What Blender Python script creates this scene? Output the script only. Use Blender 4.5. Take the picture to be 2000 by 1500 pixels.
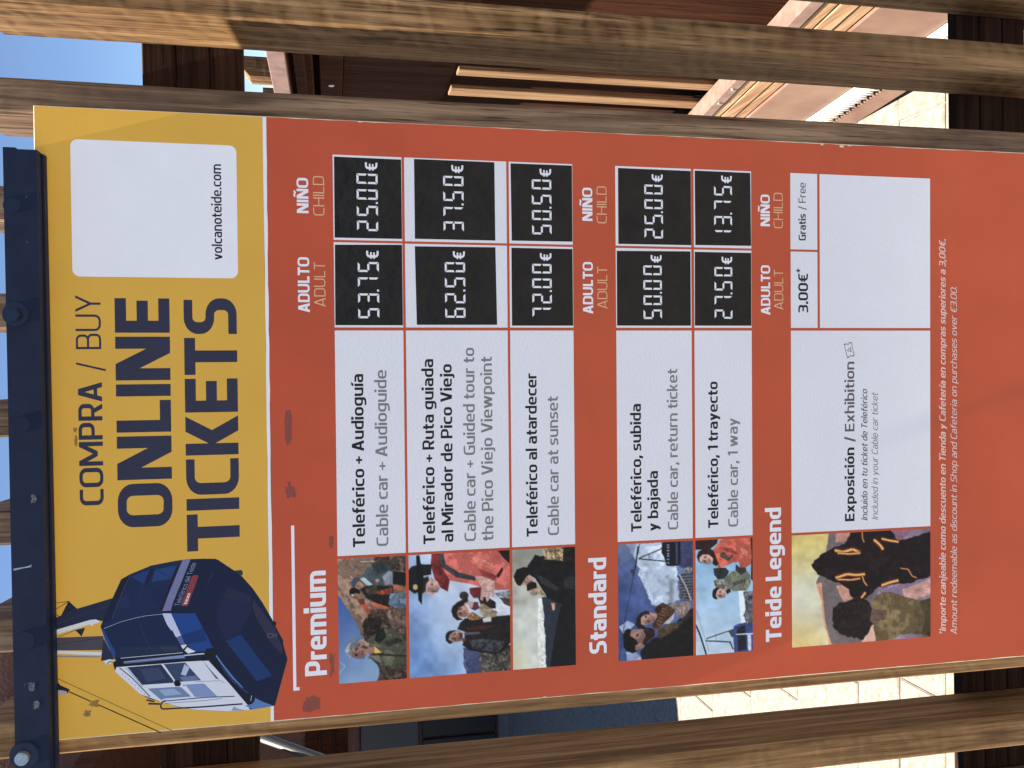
import bpy, bmesh, math, random
import numpy as np
from mathutils import Vector, Matrix
from mathutils.geometry import delaunay_2d_cdt

for o in list(bpy.data.objects):
    bpy.data.objects.remove(o, do_unlink=True)
scn = bpy.context.scene
COL = scn.collection
rnd = random.Random(7)

# ---------------------------------------------------------------- camera
cam_d = bpy.data.cameras.new("camera")
cam = bpy.data.objects.new("camera", cam_d)
COL.objects.link(cam)
cam_d.sensor_fit = 'HORIZONTAL'
cam_d.sensor_width = 36.0
cam_d.lens = 36.0 * 1700.0 / 2000.0
cam_d.clip_start = 0.02
cam_d.clip_end = 1500
# the phone was held sideways: picture right = world down, picture up = world right
UPR = Matrix(((0.99982484, 0.00891166, 0.01645802),
              (0.01432481, 0.20155777, -0.97937183),
              (-0.01204507, 0.97943609, 0.20139481)))       # columns: world right, up, back of the upright view
cr, cu, cb = UPR.col[0], UPR.col[1], UPR.col[2]
M3 = Matrix((-cu, cr, cb)).transposed()                       # picture x = -up, picture y = right
cam.matrix_world = Matrix.Translation((0, -1.2, 1.6)) @ M3.to_4x4()
scn.camera = cam

# ---------------------------------------------------------------- light
SUN_DIR = Vector((-0.285, -0.022, 0.958)).normalized()        # towards the sun
wd = bpy.data.worlds.new("World")
scn.world = wd
wd.use_nodes = True
nt = wd.node_tree
nt.nodes.clear()
sky = nt.nodes.new('ShaderNodeTexSky')
sky.sky_type = 'NISHITA'
sky.sun_disc = False
sky.sun_elevation = math.asin(SUN_DIR.z)
sky.sun_rotation = math.atan2(SUN_DIR.x, SUN_DIR.y)
sky.altitude = 2300
sky.air_density = 1.0
sky.dust_density = 0.0
sky.ozone_density = 3.0
bg = nt.nodes.new('ShaderNodeBackground')
bg.inputs['Strength'].default_value = 0.05
wo = nt.nodes.new('ShaderNodeOutputWorld')
nt.links.new(sky.outputs[0], bg.inputs['Color'])
nt.links.new(bg.outputs[0], wo.inputs['Surface'])
sd = bpy.data.lights.new("sun", 'SUN')
sd.energy = 5.0
sd.angle = math.radians(0.5)
sd.color = (1.0, 0.93, 0.82)
sun = bpy.data.objects.new("sun", sd)
COL.objects.link(sun)
sun.rotation_euler = SUN_DIR.to_track_quat('Z', 'Y').to_euler()
scn.view_settings.view_transform = 'Standard'
scn.view_settings.look = 'None'
scn.view_settings.gamma = 1
scn.view_settings.use_curve_mapping = False
scn.view_settings.exposure = 1.88
scn.render.engine = 'CYCLES'


# ---------------------------------------------------------------- helpers
def s2l(c):
    return tuple(((v / 255.0) / 12.92) if v / 255.0 <= 0.04045 else (((v / 255.0) + 0.055) / 1.055) ** 2.4 for v in c)


def thing(name, label, cat, loc=(0, 0, 0), group=None):
    o = bpy.data.objects.new(name, None)
    o.empty_display_size = 0.05
    o.location = loc
    COL.objects.link(o)
    o['label'] = label
    o['category'] = cat
    if group:
        o['group'] = group
    return o


def link(name, me, mat, parent=None):
    """one mesh object; mesh data is in world coordinates, the parent's offset is undone"""
    o = bpy.data.objects.new(name, me)
    COL.objects.link(o)
    if mat is not None and not me.materials:
        me.materials.append(mat)
    if parent is not None:
        o.parent = parent
        bpy.context.view_layer.update()
        o.matrix_parent_inverse = parent.matrix_world.inverted()
    return o


def mesh_from(verts, faces, name="m"):
    me = bpy.data.meshes.new(name)
    me.from_pydata([tuple(v) for v in verts], [], faces)
    me.update()
    return me


def box(name, x0, x1, y0, y1, z0, z1, mat, parent=None, bevel=0.0, seg=1, rot=None, jit=0.0):
    """box whose object origin is its centre"""
    cx, cy, cz = (x0 + x1) / 2, (y0 + y1) / 2, (z0 + z1) / 2
    bm = bmesh.new()
    bmesh.ops.create_cube(bm, size=1)
    bmesh.ops.scale(bm, vec=(x1 - x0, y1 - y0, z1 - z0), verts=bm.verts)
    if bevel > 0:
        bmesh.ops.bevel(bm, geom=list(bm.edges), offset=bevel, segments=seg, affect='EDGES')
    me = bpy.data.meshes.new(name)
    bm.to_mesh(me)
    bm.free()
    o = link(name, me, mat, parent)
    o.location = (cx, cy, cz)
    if rot:
        o.rotation_euler = rot
    return o


def prism_x(name, x0, x1, prof, mat, parent=None):
    """profile in (y,z), extruded from x0 to x1"""
    n = len(prof)
    v = [(x0, y, z) for y, z in prof] + [(x1, y, z) for y, z in prof]
    f = [tuple(range(n)), tuple(range(2 * n - 1, n - 1, -1))]
    for i in range(n):
        j = (i + 1) % n
        f.append((i, i + n, j + n, j))
    me = mesh_from(v, f, name)
    bm = bmesh.new(); bm.from_mesh(me); bmesh.ops.recalc_face_normals(bm, faces=bm.faces); bm.to_mesh(me); bm.free()
    return link(name, me, mat, parent)


# ---------------------------------------------------------------- materials
def newmat(name):
    m = bpy.data.materials.new(name)
    m.use_nodes = True
    n = m.node_tree
    b = n.nodes['Principled BSDF']
    return m, n, b


def N(nt_, t, **kw):
    n = nt_.nodes.new(t)
    for k, v in kw.items():
        setattr(n, k, v)
    return n


def wood(name, dark, mid, light, grain=1.0, saw=0.0, rough=0.72, spec=0.12, axis=2, crack=0.6, grey=None):
    m, t, b = newmat(name)
    L = t.links.new
    tc = N(t, 'ShaderNodeTexCoord')
    oi = N(t, 'ShaderNodeObjectInfo')
    add = N(t, 'ShaderNodeVectorMath', operation='MULTIPLY_ADD')
    cmb = N(t, 'ShaderNodeCombineXYZ')
    for i in range(3):
        L(oi.outputs['Random'], cmb.inputs[i])
    L(cmb.outputs[0], add.inputs[0])
    add.inputs[1].default_value = (13.7, 7.1, 5.3)
    L(tc.outputs['Object'], add.inputs[2])
    vec = add.outputs[0]

    def mapped(sc_across, sc_along):
        mp = N(t, 'ShaderNodeMapping')
        s = [sc_across * grain] * 3
        s[axis] = sc_along * grain
        mp.inputs['Scale'].default_value = s
        L(vec, mp.inputs['Vector'])
        return mp.outputs[0]
    n1 = N(t, 'ShaderNodeTexNoise'); n1.inputs['Scale'].default_value = 1; n1.inputs['Detail'].default_value = 6
    n1.inputs['Roughness'].default_value = 0.62; n1.inputs['Distortion'].default_value = 0.6
    L(mapped(90, 3.2), n1.inputs['Vector'])
    n2 = N(t, 'ShaderNodeTexNoise'); n2.inputs['Scale'].default_value = 1; n2.inputs['Detail'].default_value = 3
    L(mapped(24, 1.3), n2.inputs['Vector'])
    n3 = N(t, 'ShaderNodeTexNoise'); n3.inputs['Scale'].default_value = 1; n3.inputs['Detail'].default_value = 4
    L(mapped(300, 9), n3.inputs['Vector'])
    mx = N(t, 'ShaderNodeMath', operation='MULTIPLY_ADD')
    L(n2.outputs[0], mx.inputs[0]); mx.inputs[1].default_value = 0.55; L(n1.outputs[0], mx.inputs[2])
    sub = N(t, 'ShaderNodeMath', operation='SUBTRACT'); L(mx.outputs[0], sub.inputs[0]); sub.inputs[1].default_value = 0.28
    rp = N(t, 'ShaderNodeValToRGB')
    e = rp.color_ramp.elements
    e[0].position = 0.36; e[0].color = (*dark, 1)
    e[1].position = 0.68; e[1].color = (*light, 1)
    k = e.new(0.5); k.color = (*mid, 1)
    L(sub.outputs[0], rp.inputs[0])
    # dark fine cracks along the grain
    cr_ = N(t, 'ShaderNodeValToRGB')
    cr_.color_ramp.elements[0].position = 0.33; cr_.color_ramp.elements[0].color = (0.35, 0.33, 0.32, 1)
    cr_.color_ramp.elements[1].position = 0.43; cr_.color_ramp.elements[1].color = (1, 1, 1, 1)
    L(n3.outputs[0], cr_.inputs[0])
    mul = N(t, 'ShaderNodeMix', data_type='RGBA', blend_type='MULTIPLY')
    mul.inputs[0].default_value = crack
    L(rp.outputs[0], mul.inputs[6]); L(cr_.outputs[0], mul.inputs[7])
    col = mul.outputs[2]
    hgt = n1.outputs[0]
    n4 = N(t, 'ShaderNodeTexNoise'); n4.inputs['Scale'].default_value = 1; n4.inputs['Detail'].default_value = 5
    n4.inputs['Distortion'].default_value = 0.9
    L(mapped(38, 0.9), n4.inputs['Vector'])
    mlt = N(t, 'ShaderNodeMath', operation='MULTIPLY'); L(n4.outputs[0], mlt.inputs[0]); mlt.inputs[1].default_value = 9.0
    frc = N(t, 'ShaderNodeMath', operation='FRACT'); L(mlt.outputs[0], frc.inputs[0])
    gl = N(t, 'ShaderNodeMapRange'); gl.inputs[1].default_value = 0.0; gl.inputs[2].default_value = 0.30
    gl.inputs[3].default_value = 0.50; gl.inputs[4].default_value = 1.0
    L(frc.outputs[0], gl.inputs[0])
    gmx = N(t, 'ShaderNodeMix', data_type='RGBA', blend_type='MULTIPLY'); gmx.inputs[0].default_value = 0.5
    L(mul.outputs[2], gmx.inputs[6]); L(gl.outputs[0], gmx.inputs[7])
    col = gmx.outputs[2]
    # saw marks across the board
    if saw > 0:
        mp = N(t, 'ShaderNodeMapping')
        mp.inputs['Rotation'].default_value = (0.5, 0.25, 0)
        L(vec, mp.inputs['Vector'])
        wv = N(t, 'ShaderNodeTexWave', bands_direction='Z')
        wv.inputs['Scale'].default_value = 9; wv.inputs['Distortion'].default_value = 11
        wv.inputs['Detail'].default_value = 3; wv.inputs['Detail Scale'].default_value = 1.6
        L(mp.outputs[0], wv.inputs['Vector'])
        big = N(t, 'ShaderNodeTexNoise'); big.inputs['Scale'].default_value = 5
        L(vec, big.inputs['Vector'])
        bm_ = N(t, 'ShaderNodeMath', operation='MULTIPLY'); L(wv.outputs[1], bm_.inputs[0]); L(big.outputs[0], bm_.inputs[1])
        sm = N(t, 'ShaderNodeMix', data_type='RGBA', blend_type='MIX')
        sc_ = N(t, 'ShaderNodeMath', operation='MULTIPLY'); L(bm_.outputs[0], sc_.inputs[0]); sc_.inputs[1].default_value = saw
        L(sc_.outputs[0], sm.inputs[0]); L(col, sm.inputs[6]); sm.inputs[7].default_value = (*light, 1)
        col = sm.outputs[2]
        hb = N(t, 'ShaderNodeMath', operation='MULTIPLY'); L(bm_.outputs[0], hb.inputs[0]); hb.inputs[1].default_value = 0.5
        ah = N(t, 'ShaderNodeMath', operation='ADD'); L(hb.outputs[0], ah.inputs[0]); L(n1.outputs[0], ah.inputs[1])
        hgt = ah.outputs[0]
    kn = N(t, 'ShaderNodeTexVoronoi'); kn.inputs['Scale'].default_value = 1
    L(mapped(10, 2.6), kn.inputs['Vector'])
    kr = N(t, 'ShaderNodeMapRange'); kr.inputs[1].default_value = 0.03; kr.inputs[2].default_value = 0.13
    kr.inputs[3].default_value = 0.85; kr.inputs[4].default_value = 0.0
    L(kn.outputs['Distance'], kr.inputs[0])
    km = N(t, 'ShaderNodeMix', data_type='RGBA')
    L(kr.outputs[0], km.inputs[0]); L(col, km.inputs[6]); km.inputs[7].default_value = (*[q_ * 0.35 for q_ in dark], 1)
    col = km.outputs[2]
    if grey is not None:
        gm = N(t, 'ShaderNodeMix', data_type='RGBA')
        gn = N(t, 'ShaderNodeTexNoise'); gn.inputs['Scale'].default_value = 1; gn.inputs['Detail'].default_value = 4
        L(mapped(12, 2.2), gn.inputs['Vector'])
        gr = N(t, 'ShaderNodeMapRange'); gr.inputs[1].default_value = 0.38; gr.inputs[2].default_value = 0.66
        gr.inputs[4].default_value = 0.6
        L(gn.outputs[0], gr.inputs[0])
        L(gr.outputs[0], gm.inputs[0]); L(col, gm.inputs[6]); gm.inputs[7].default_value = (*grey, 1)
        mm = N(t, 'ShaderNodeMix', data_type='RGBA', blend_type='MULTIPLY'); mm.inputs[0].default_value = 0.7
        L(gm.outputs[2], mm.inputs[6]); L(cr_.outputs[0], mm.inputs[7])
        col = mm.outputs[2]
    L(col, b.inputs['Base Color'])
    b.inputs['Roughness'].default_value = rough
    b.inputs['Specular IOR Level'].default_value = spec
    bp = N(t, 'ShaderNodeBump'); bp.inputs['Strength'].default_value = 0.45; bp.inputs['Distance'].default_value = 0.0015
    L(hgt, bp.inputs['Height'])
    bp2 = N(t, 'ShaderNodeBump'); bp2.inputs['Strength'].default_value = 0.35; bp2.inputs['Distance'].default_value = 0.0008
    L(n3.outputs[0], bp2.inputs['Height']); L(bp.outputs[0], bp2.inputs['Normal'])
    L(bp2.outputs[0], b.inputs['Normal'])
    return m


def plain(name, c, rough=0.6, var=0.0, vscale=20, bump=0.0, bscale=200, bdist=0.0004, spec=0.5, metal=0.0, c2=None, det=4, specks=None):
    m, t, b = newmat(name)
    L = t.links.new
    tc = N(t, 'ShaderNodeTexCoord')
    geo = N(t, 'ShaderNodeNewGeometry')
    vec = geo.outputs['Position']
    col = None
    n = N(t, 'ShaderNodeTexNoise'); n.inputs['Scale'].default_value = vscale; n.inputs['Detail'].default_value = det
    n.inputs['Roughness'].default_value = 0.6
    L(vec, n.inputs['Vector'])
    rp = N(t, 'ShaderNodeValToRGB')
    rp.color_ramp.elements[0].position = 0.3; rp.color_ramp.elements[1].position = 0.7
    ca = tuple(max(0, v * (1 - var)) for v in c)
    cb_ = tuple(min(1, v * (1 + var)) for v in c) if c2 is None else c2
    rp.color_ramp.elements[0].color = (*ca, 1); rp.color_ramp.elements[1].color = (*cb_, 1)
    L(n.outputs[0], rp.inputs[0])
    col = rp.outputs[0]
    if specks:
        sc, thr, sc_col = specks
        sn = N(t, 'ShaderNodeTexNoise'); sn.inputs['Scale'].default_value = sc; sn.inputs['Detail'].default_value = 2
        L(vec, sn.inputs['Vector'])
        sr = N(t, 'ShaderNodeMapRange'); sr.inputs[1].default_value = thr; sr.inputs[2].default_value = thr + 0.03
        L(sn.outputs[0], sr.inputs[0])
        mx = N(t, 'ShaderNodeMix', data_type='RGBA')
        L(sr.outputs[0], mx.inputs[0]); L(col, mx.inputs[6]); mx.inputs[7].default_value = (*sc_col, 1)
        col = mx.outputs[2]
    L(col, b.inputs['Base Color'])
    b.inputs['Roughness'].default_value = rough
    b.inputs['Specular IOR Level'].default_value = spec
    b.inputs['Metallic'].default_value = metal
    if bump > 0:
        bn = N(t, 'ShaderNodeTexNoise'); bn.inputs['Scale'].default_value = bscale; bn.inputs['Detail'].default_value = 3
        L(vec, bn.inputs['Vector'])
        bp = N(t, 'ShaderNodeBump'); bp.inputs['Strength'].default_value = bump; bp.inputs['Distance'].default_value = bdist
        L(bn.outputs[0], bp.inputs['Height']); L(bp.outputs[0], b.inputs['Normal'])
    return m


def inkmat(name, rough=0.55, bump=0.4, bscale=160, bdist=0.0004):
    m, t, b = newmat(name)
    a = N(t, 'ShaderNodeAttribute', attribute_name='ink')
    t.links.new(a.outputs['Color'], b.inputs['Base Color'])
    b.inputs['Roughness'].default_value = rough
    b.inputs['Specular IOR Level'].default_value = 0.18
    geo = N(t, 'ShaderNodeNewGeometry')
    bn = N(t, 'ShaderNodeTexNoise'); bn.inputs['Scale'].default_value = bscale; bn.inputs['Detail'].default_value = 3
    t.links.new(geo.outputs['Position'], bn.inputs['Vector'])
    bp = N(t, 'ShaderNodeBump'); bp.inputs['Strength'].default_value = bump; bp.inputs['Distance'].default_value = bdist
    t.links.new(bn.outputs[0], bp.inputs['Height']); t.links.new(bp.outputs[0], b.inputs['Normal'])
    return m


M = {}
M['slat'] = wood('weathered_slat_wood', (0.080, 0.038, 0.014), (0.21, 0.112, 0.045), (0.46, 0.27, 0.125), saw=0.42, grey=(0.145, 0.082, 0.040), rough=0.7)
M['slat_brown'] = wood('brown_slat_wood', (0.135, 0.066, 0.025), (0.25, 0.138, 0.058), (0.40, 0.24, 0.11), saw=0.08, rough=0.72, crack=0.45)
M['slat_grey'] = wood('grey_brown_slat_wood', (0.085, 0.046, 0.026), (0.19, 0.112, 0.064), (0.36, 0.235, 0.14), saw=0.1, grey=(0.17, 0.115, 0.080), rough=0.72, crack=0.75)
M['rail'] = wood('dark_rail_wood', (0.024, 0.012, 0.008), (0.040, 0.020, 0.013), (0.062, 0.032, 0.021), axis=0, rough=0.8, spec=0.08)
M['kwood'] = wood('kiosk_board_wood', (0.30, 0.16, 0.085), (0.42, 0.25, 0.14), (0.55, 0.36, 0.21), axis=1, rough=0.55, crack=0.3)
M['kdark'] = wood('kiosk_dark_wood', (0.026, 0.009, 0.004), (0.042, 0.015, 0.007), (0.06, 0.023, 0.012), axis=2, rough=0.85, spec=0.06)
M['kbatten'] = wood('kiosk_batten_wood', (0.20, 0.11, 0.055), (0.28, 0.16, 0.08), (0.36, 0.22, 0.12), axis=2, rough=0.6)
M['kmetal'] = plain('weathered_copper_paint', (0.22, 0.095, 0.06), rough=0.45, var=0.25, vscale=6, c2=(0.27, 0.16, 0.11), det=8)
M['fascia'] = plain('pinkish_fascia_paint', (0.24, 0.145, 0.115), rough=0.5, var=0.25, vscale=25)
M['white_metal'] = plain('cream_painted_strip', (0.78, 0.76, 0.66), rough=0.5, var=0.05)
M['brush'] = plain('black_brush', (0.02, 0.018, 0.016), rough=0.8)
M['navy'] = plain('navy_steel_paint', (0.006, 0.012, 0.034), rough=0.6, var=0.2, vscale=40, spec=0.2, bump=0.35, bscale=900, bdist=0.0002, specks=(160, 0.74, (0.10, 0.11, 0.13)))
M['navy_bolt'] = plain('navy_bolt_paint', (0.008, 0.014, 0.034), rough=0.28, var=0.1, spec=0.4)
M['steel'] = plain('bare_bolt_steel', (0.42, 0.44, 0.42), rough=0.3, metal=0.8, var=0.2, vscale=200)
M['residue'] = plain('dried_glue_residue', (0.010, 0.016, 0.036), rough=0.8, var=0.1, vscale=420, c2=(0.15, 0.15, 0.16))
M['core'] = plain('board_core_foam', (0.72, 0.62, 0.44), rough=0.6, var=0.15, vscale=80)
M['red'] = plain('red_orange_print', (0.50, 0.070, 0.022), rough=0.42, var=0.10, vscale=4, bump=0.2, bscale=260, bdist=0.0003, spec=0.35, specks=(55, 0.805, (0.7, 0.35, 0.2)))
M['yellow'] = plain('yellow_print', (0.68, 0.385, 0.046), rough=0.45, var=0.05, vscale=6, bump=0.18, bscale=260, bdist=0.0003, spec=0.35, specks=(60, 0.80, (0.30, 0.17, 0.04)))
M['white'] = plain('white_print', (0.75, 0.75, 0.785), rough=0.5, var=0.02, vscale=8, bump=0.8, bscale=290, bdist=0.0009)
M['white_flat'] = plain('white_ink', (0.80, 0.80, 0.835), rough=0.5, var=0.02)
M['cream'] = plain('cream_ink', (0.72, 0.42, 0.22), rough=0.5, var=0.03)
M['pale_ink'] = plain('pale_pink_ink', (0.72, 0.52, 0.47), rough=0.5, var=0.03)
M['ink_navy'] = plain('dark_navy_ink', (0.028, 0.028, 0.055), rough=0.5, var=0.05, spec=0.25)
M['ink_dark'] = plain('dark_grey_ink', (0.014, 0.013, 0.015), rough=0.5, var=0.1, spec=0.2)
M['ink_mid'] = plain('mid_grey_ink', (0.075, 0.070, 0.072), rough=0.45, var=0.1)
M['ink_grey'] = plain('grey_ink', (0.185, 0.18, 0.185), rough=0.5, var=0.05)
M['sticker'] = plain('black_vinyl_sticker', (0.006, 0.0055, 0.007), rough=0.30, var=0.3, vscale=30, bump=0.9, bscale=75, bdist=0.0022, c2=(0.013, 0.011, 0.010), spec=0.20)
M['stain'] = plain('brown_tape_residue', (0.24, 0.052, 0.034), rough=0.7, var=0.12, vscale=160, specks=(300, 0.74, (0.5, 0.25, 0.17)))
M['stain_y'] = plain('olive_tape_residue', (0.26, 0.15, 0.03), rough=0.7, var=0.3, vscale=260)
M['ink'] = inkmat('photo_ink')
M['ink_car'] = inkmat('drawing_ink', bump=0.15)
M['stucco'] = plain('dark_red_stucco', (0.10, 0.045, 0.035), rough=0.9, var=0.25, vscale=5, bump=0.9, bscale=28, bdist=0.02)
M['panel_dark'] = plain('dark_blue_grey_panel', (0.022, 0.023, 0.030), rough=0.5, var=0.2, vscale=3)
M['tube'] = plain('grey_galvanised_tube', (0.05, 0.048, 0.042), rough=0.45, var=0.15, vscale=60)
M['ground'] = plain('pale_ground', (0.20, 0.19, 0.18), rough=0.9, var=0.15, vscale=2)
M['joint'] = plain('paving_joint_sand', (0.30, 0.25, 0.20), rough=0.95, var=0.2, vscale=40)
M['paver'] = plain('pale_stone_paver', (0.185, 0.16, 0.13), rough=0.9, var=0.12, vscale=34, c2=(0.30, 0.27, 0.23), spec=0.1, bump=0.9, bscale=60, bdist=0.004, det=8)

# ---------------------------------------------------------------- setting: ground and paving
gm = mesh_from([(-300, -300, -0.012), (300, -300, -0.012), (300, 300, -0.012), (-300, 300, -0.012)], [(0, 1, 2, 3)], 'ground')
ground = link('ground', gm, M['ground'])
ground['kind'] = 'structure'
pj = mesh_from([(-6, 0.2, -0.008), (4, 0.2, -0.008), (4, 9, -0.008), (-6, 9, -0.008)], [(0, 1, 2, 3)], 'paving_bed')
paving = link('paving', pj, M['joint'])
paving['kind'] = 'structure'


def paver_mesh(w, d, seed):
    r = random.Random(seed)
    bm = bmesh.new()
    bmesh.ops.create_cube(bm, size=1)
    bmesh.ops.scale(bm, vec=(w, d, 0.03), verts=bm.verts)
    bmesh.ops.bevel(bm, geom=[e for e in bm.edges if all(v.co.z > 0 for v in e.verts)], offset=0.004, segments=1, affect='EDGES')
    for v in bm.verts:
        v.co.x += r.uniform(-0.0015, 0.0015); v.co.y += r.uniform(-0.0015, 0.0015)
    me = bpy.data.meshes.new('paver')
    bm.to_mesh(me); bm.free()
    me.materials.append(M['paver'])
    return me


PM = {}
for half in (0, 1):
    for k in range(3):
        PM[(half, k)] = paver_mesh(0.396, 0.348 if half == 0 else 0.192, half * 10 + k)
rows_y = []
yy = 0.845
for d in (0.194, 0.202, 0.368) + (0.353,) * 15:
    rows_y.append((yy, d)); yy += d
rows_y = [(0.29, 0.353), (0.643, 0.202)] + rows_y
for ri, (y0, d) in enumerate(rows_y):
    half = 0 if d > 0.3 else 1
    off = (0.0, 0.21, 0.09, 0.30)[ri % 4]
    x = -4.2 + off
    while x < 1.3:
        o = bpy.data.objects.new('paver', PM[(half, rnd.randrange(3))])
        COL.objects.link(o)
        o.parent = paving
        o.location = (x + 0.2, y0 + d / 2, -0.015 + rnd.uniform(-0.0012, 0.0012))
        o.scale = (1, (d - 0.005) / (0.348 if half == 0 else 0.192), 1)
        x += 0.401

# ---------------------------------------------------------------- slatted timber fence
fence = thing('slatted_fence', 'slatted timber fence of upright brown planks behind the price board', 'fence', (0, 0.06, 0))
SL = [(-0.893, 0), (-0.756, 0), (-0.618, 1), (-0.490, 2), (-0.3535, 0), (-0.217, 0), (-0.0805, 0), (0.056, 0), (0.1925, 0), (0.3285, 3), (0.468, 4), (0.6055, 4), (0.742, 4), (0.878, 4)]


def slat_mesh(w, d, z0, z1, seed):
    """upright plank with slightly worn, uneven long edges"""
    r = random.Random(seed)
    n = 14
    prof = []
    c = 0.0030
    base = [(-w / 2 + c, -d / 2), (w / 2 - c, -d / 2), (w / 2, -d / 2 + c), (w / 2, d / 2 - c), (w / 2 - c, d / 2), (-w / 2 + c, d / 2), (-w / 2, d / 2 - c), (-w / 2, -d / 2 + c)]
    vs, fs = [], []
    for i in range(n + 1):
        z = z0 + (z1 - z0) * i / n
        jx = r.uniform(-0.0007, 0.0007)
        jy = r.uniform(-0.0004, 0.0004)
        for (x, y) in base:
            vs.append((x + jx + r.uniform(-0.0004, 0.0004), y + jy, z - (0.012 * (y + d / 2) / d if i == n else 0)))
    for i in range(n):
        for k in range(8):
            a = i * 8 + k; b_ = i * 8 + (k + 1) % 8
            fs.append((a, b_, b_ + 8, a + 8))
    fs.append(tuple(range(7, -1, -1)))
    fs.append(tuple(n * 8 + k for k in range(8)))
    return mesh_from(vs, fs, 'slat')


mats = {0: M['slat_grey'], 1: M['slat_brown'], 2: M['slat_brown'], 3: M['slat_grey'], 4: M['slat']}
for i, (x0, k) in enumerate(SL):
    w = 0.0455
    me = slat_mesh(w, 0.118, -0.0, 2.05, 100 + i)
    o = link('slat', me, mats[k], fence)
    o.location = (x0 + w / 2, 0.006 + 0.061, 0)
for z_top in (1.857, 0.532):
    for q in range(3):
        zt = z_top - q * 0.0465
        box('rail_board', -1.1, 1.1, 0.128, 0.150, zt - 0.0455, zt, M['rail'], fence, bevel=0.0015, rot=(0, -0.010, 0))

# ---------------------------------------------------------------- price board
board = thing('price_board', 'tall printed ticket price board in yellow and red-orange with black price stickers', 'sign', (-0.065, 0.0, 0.40))
BX0, BX1, BZ0, BZ1 = -0.4688, 0.3385, 0.40, 1.9655
box('panel', BX0, BX1, 0.0, 0.0058, BZ0, BZ1, M['core'], board, bevel=0.0006)
E1, E2, E3, E4 = -0.00006, -0.00012, -0.00020, -0.00026


def sheet(name, quad, y, mat, parent, thick=0.00005):
    """a printed film lying on the board: thin slab, quad = 4 (x,z), y = front face"""
    v = [(x, y, z) for x, z in quad] + [(x, y + thick, z) for x, z in quad]
    n = len(quad)
    f = [tuple(range(n)), tuple(range(2 * n - 1, n - 1, -1))]
    for i in range(n):
        j = (i + 1) % n
        f.append((j, i, i + n, j + n))
    me = mesh_from(v, f, name)
    bm = bmesh.new(); bm.from_mesh(me); bmesh.ops.recalc_face_normals(bm, faces=bm.faces); bm.to_mesh(me); bm.free()
    return link(name, me, mat, parent)


def rect(x0, x1, z0, z1):
    return [(x0, z0), (x1, z0), (x1, z1), (x0, z1)]


def wobble(x0, x1, z0, z1, amp=0.0004, step=0.05, seed=1):
    r = random.Random(seed)
    q = []
    def seg(a, b):
        n = max(1, int(math.dist(a, b) / step))
        for i in range(n):
            t_ = i / n
            q.append((a[0] + (b[0] - a[0]) * t_ + r.uniform(-amp, amp), a[1] + (b[1] - a[1]) * t_ + r.uniform(-amp, amp)))
    seg((x0, z0), (x1, z0)); seg((x1, z0), (x1, z1)); seg((x1, z1), (x0, z1)); seg((x0, z1), (x0, z0))
    return q


sheet('yellow_field', wobble(BX0 + .0012, BX1 - .001, 1.6870, BZ1 - .0008, seed=3), E1, M['yellow'], board)
sheet('red_field', wobble(BX0 + .0012, BX1 - .001, BZ0 + .001, 1.6826, amp=0.0005, step=0.02, seed=4), E1, M['red'], board)
sheet('white_stripe', rect(BX0 + .0012, BX1 - .001, 1.6826, 1.6870), E1, M['white_flat'], board)


def roundrect(x0, x1, z0, z1, r, n=6):
    q = []
    for cx, cz, a0 in ((x1 - r, z0 + r, -90), (x1 - r, z1 - r, 0), (x0 + r, z1 - r, 90), (x0 + r, z0 + r, 180)):
        for i in range(n + 1):
            a = math.radians(a0 + 90 * i / n)
            q.append((cx + r * math.cos(a), cz + r * math.sin(a)))
    return q


sheet('link_panel', roundrect(0.1237, 0.2980, 1.7211, 1.9232, 0.009), E2, M['white_flat'], board)
# white table cells
PX = (-0.4247, -0.2545); TX = (-0.2507, 0.0550); AX = (0.0592, 0.1739); CX = (0.1772, 0.2915)
RZ = [(1.5047, 1.5969), (1.3588, 1.5012), (1.2630, 1.3553), (1.0832, 1.1991), (0.9878, 1.0789)]
for (z0, z1) in RZ:
    for (x0, x1) in (TX, AX, CX):
        sheet('table_cell', rect(x0, x1, z0, z1), E2, M['white'], board)
sheet('table_cell', rect(TX[0], TX[1], 0.6863, 0.9238), E2, M['white'], board)
sheet('table_cell', rect(AX[0], AX[1], 0.8796, 0.9238), E2, M['white'], board)
sheet('table_cell', rect(CX[0], CX[1], 0.8796, 0.9240), E2, M['white'], board)
sheet('table_cell', rect(AX[0], CX[1], 0.6863, 0.8757), E2, M['white'], board)
# bracket line beside the first heading
sheet('bracket_line', [(-0.4292, 1.6491), (-0.4249, 1.6491), (-0.4249, 1.6532), (-0.2064, 1.6534), (-0.2064, 1.6574), (-0.4292, 1.6572)], E2, M['white_flat'], board)

# ---------------------------------------------------------------- lettering: a squarish stroke alphabet
AS, XH, DS = 1.03, 0.72, -0.24


def arcpath(pts, closed):
    out = []
    n = len(pts)
    for i, p in enumerate(pts):
        x, y = p[0], p[1]
        r = p[2] if len(p) > 2 else 0
        if r <= 0 or (not closed and i in (0, n - 1)):
            out.append((x, y)); continue
        a = Vector(pts[i - 1][:2]) - Vector((x, y)); b_ = Vector(pts[(i + 1) % n][:2]) - Vector((x, y))
        ra = min(r, a.length * 0.499, b_.length * 0.499)
        a.normalize(); b_.normalize()
        P0 = Vector((x, y)) + a * ra; P1 = Vector((x, y)) + b_ * ra
        K = 6
        for k in range(K + 1):
            t_ = k / K
            ang = t_ * math.pi / 2
            # quarter ellipse between the two tangent points
            c = P0 + P1 - Vector((x, y))
            out.append(tuple(c + (P0 - c) * math.cos(ang) + (P1 - c) * math.sin(ang)))
    return out


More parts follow.
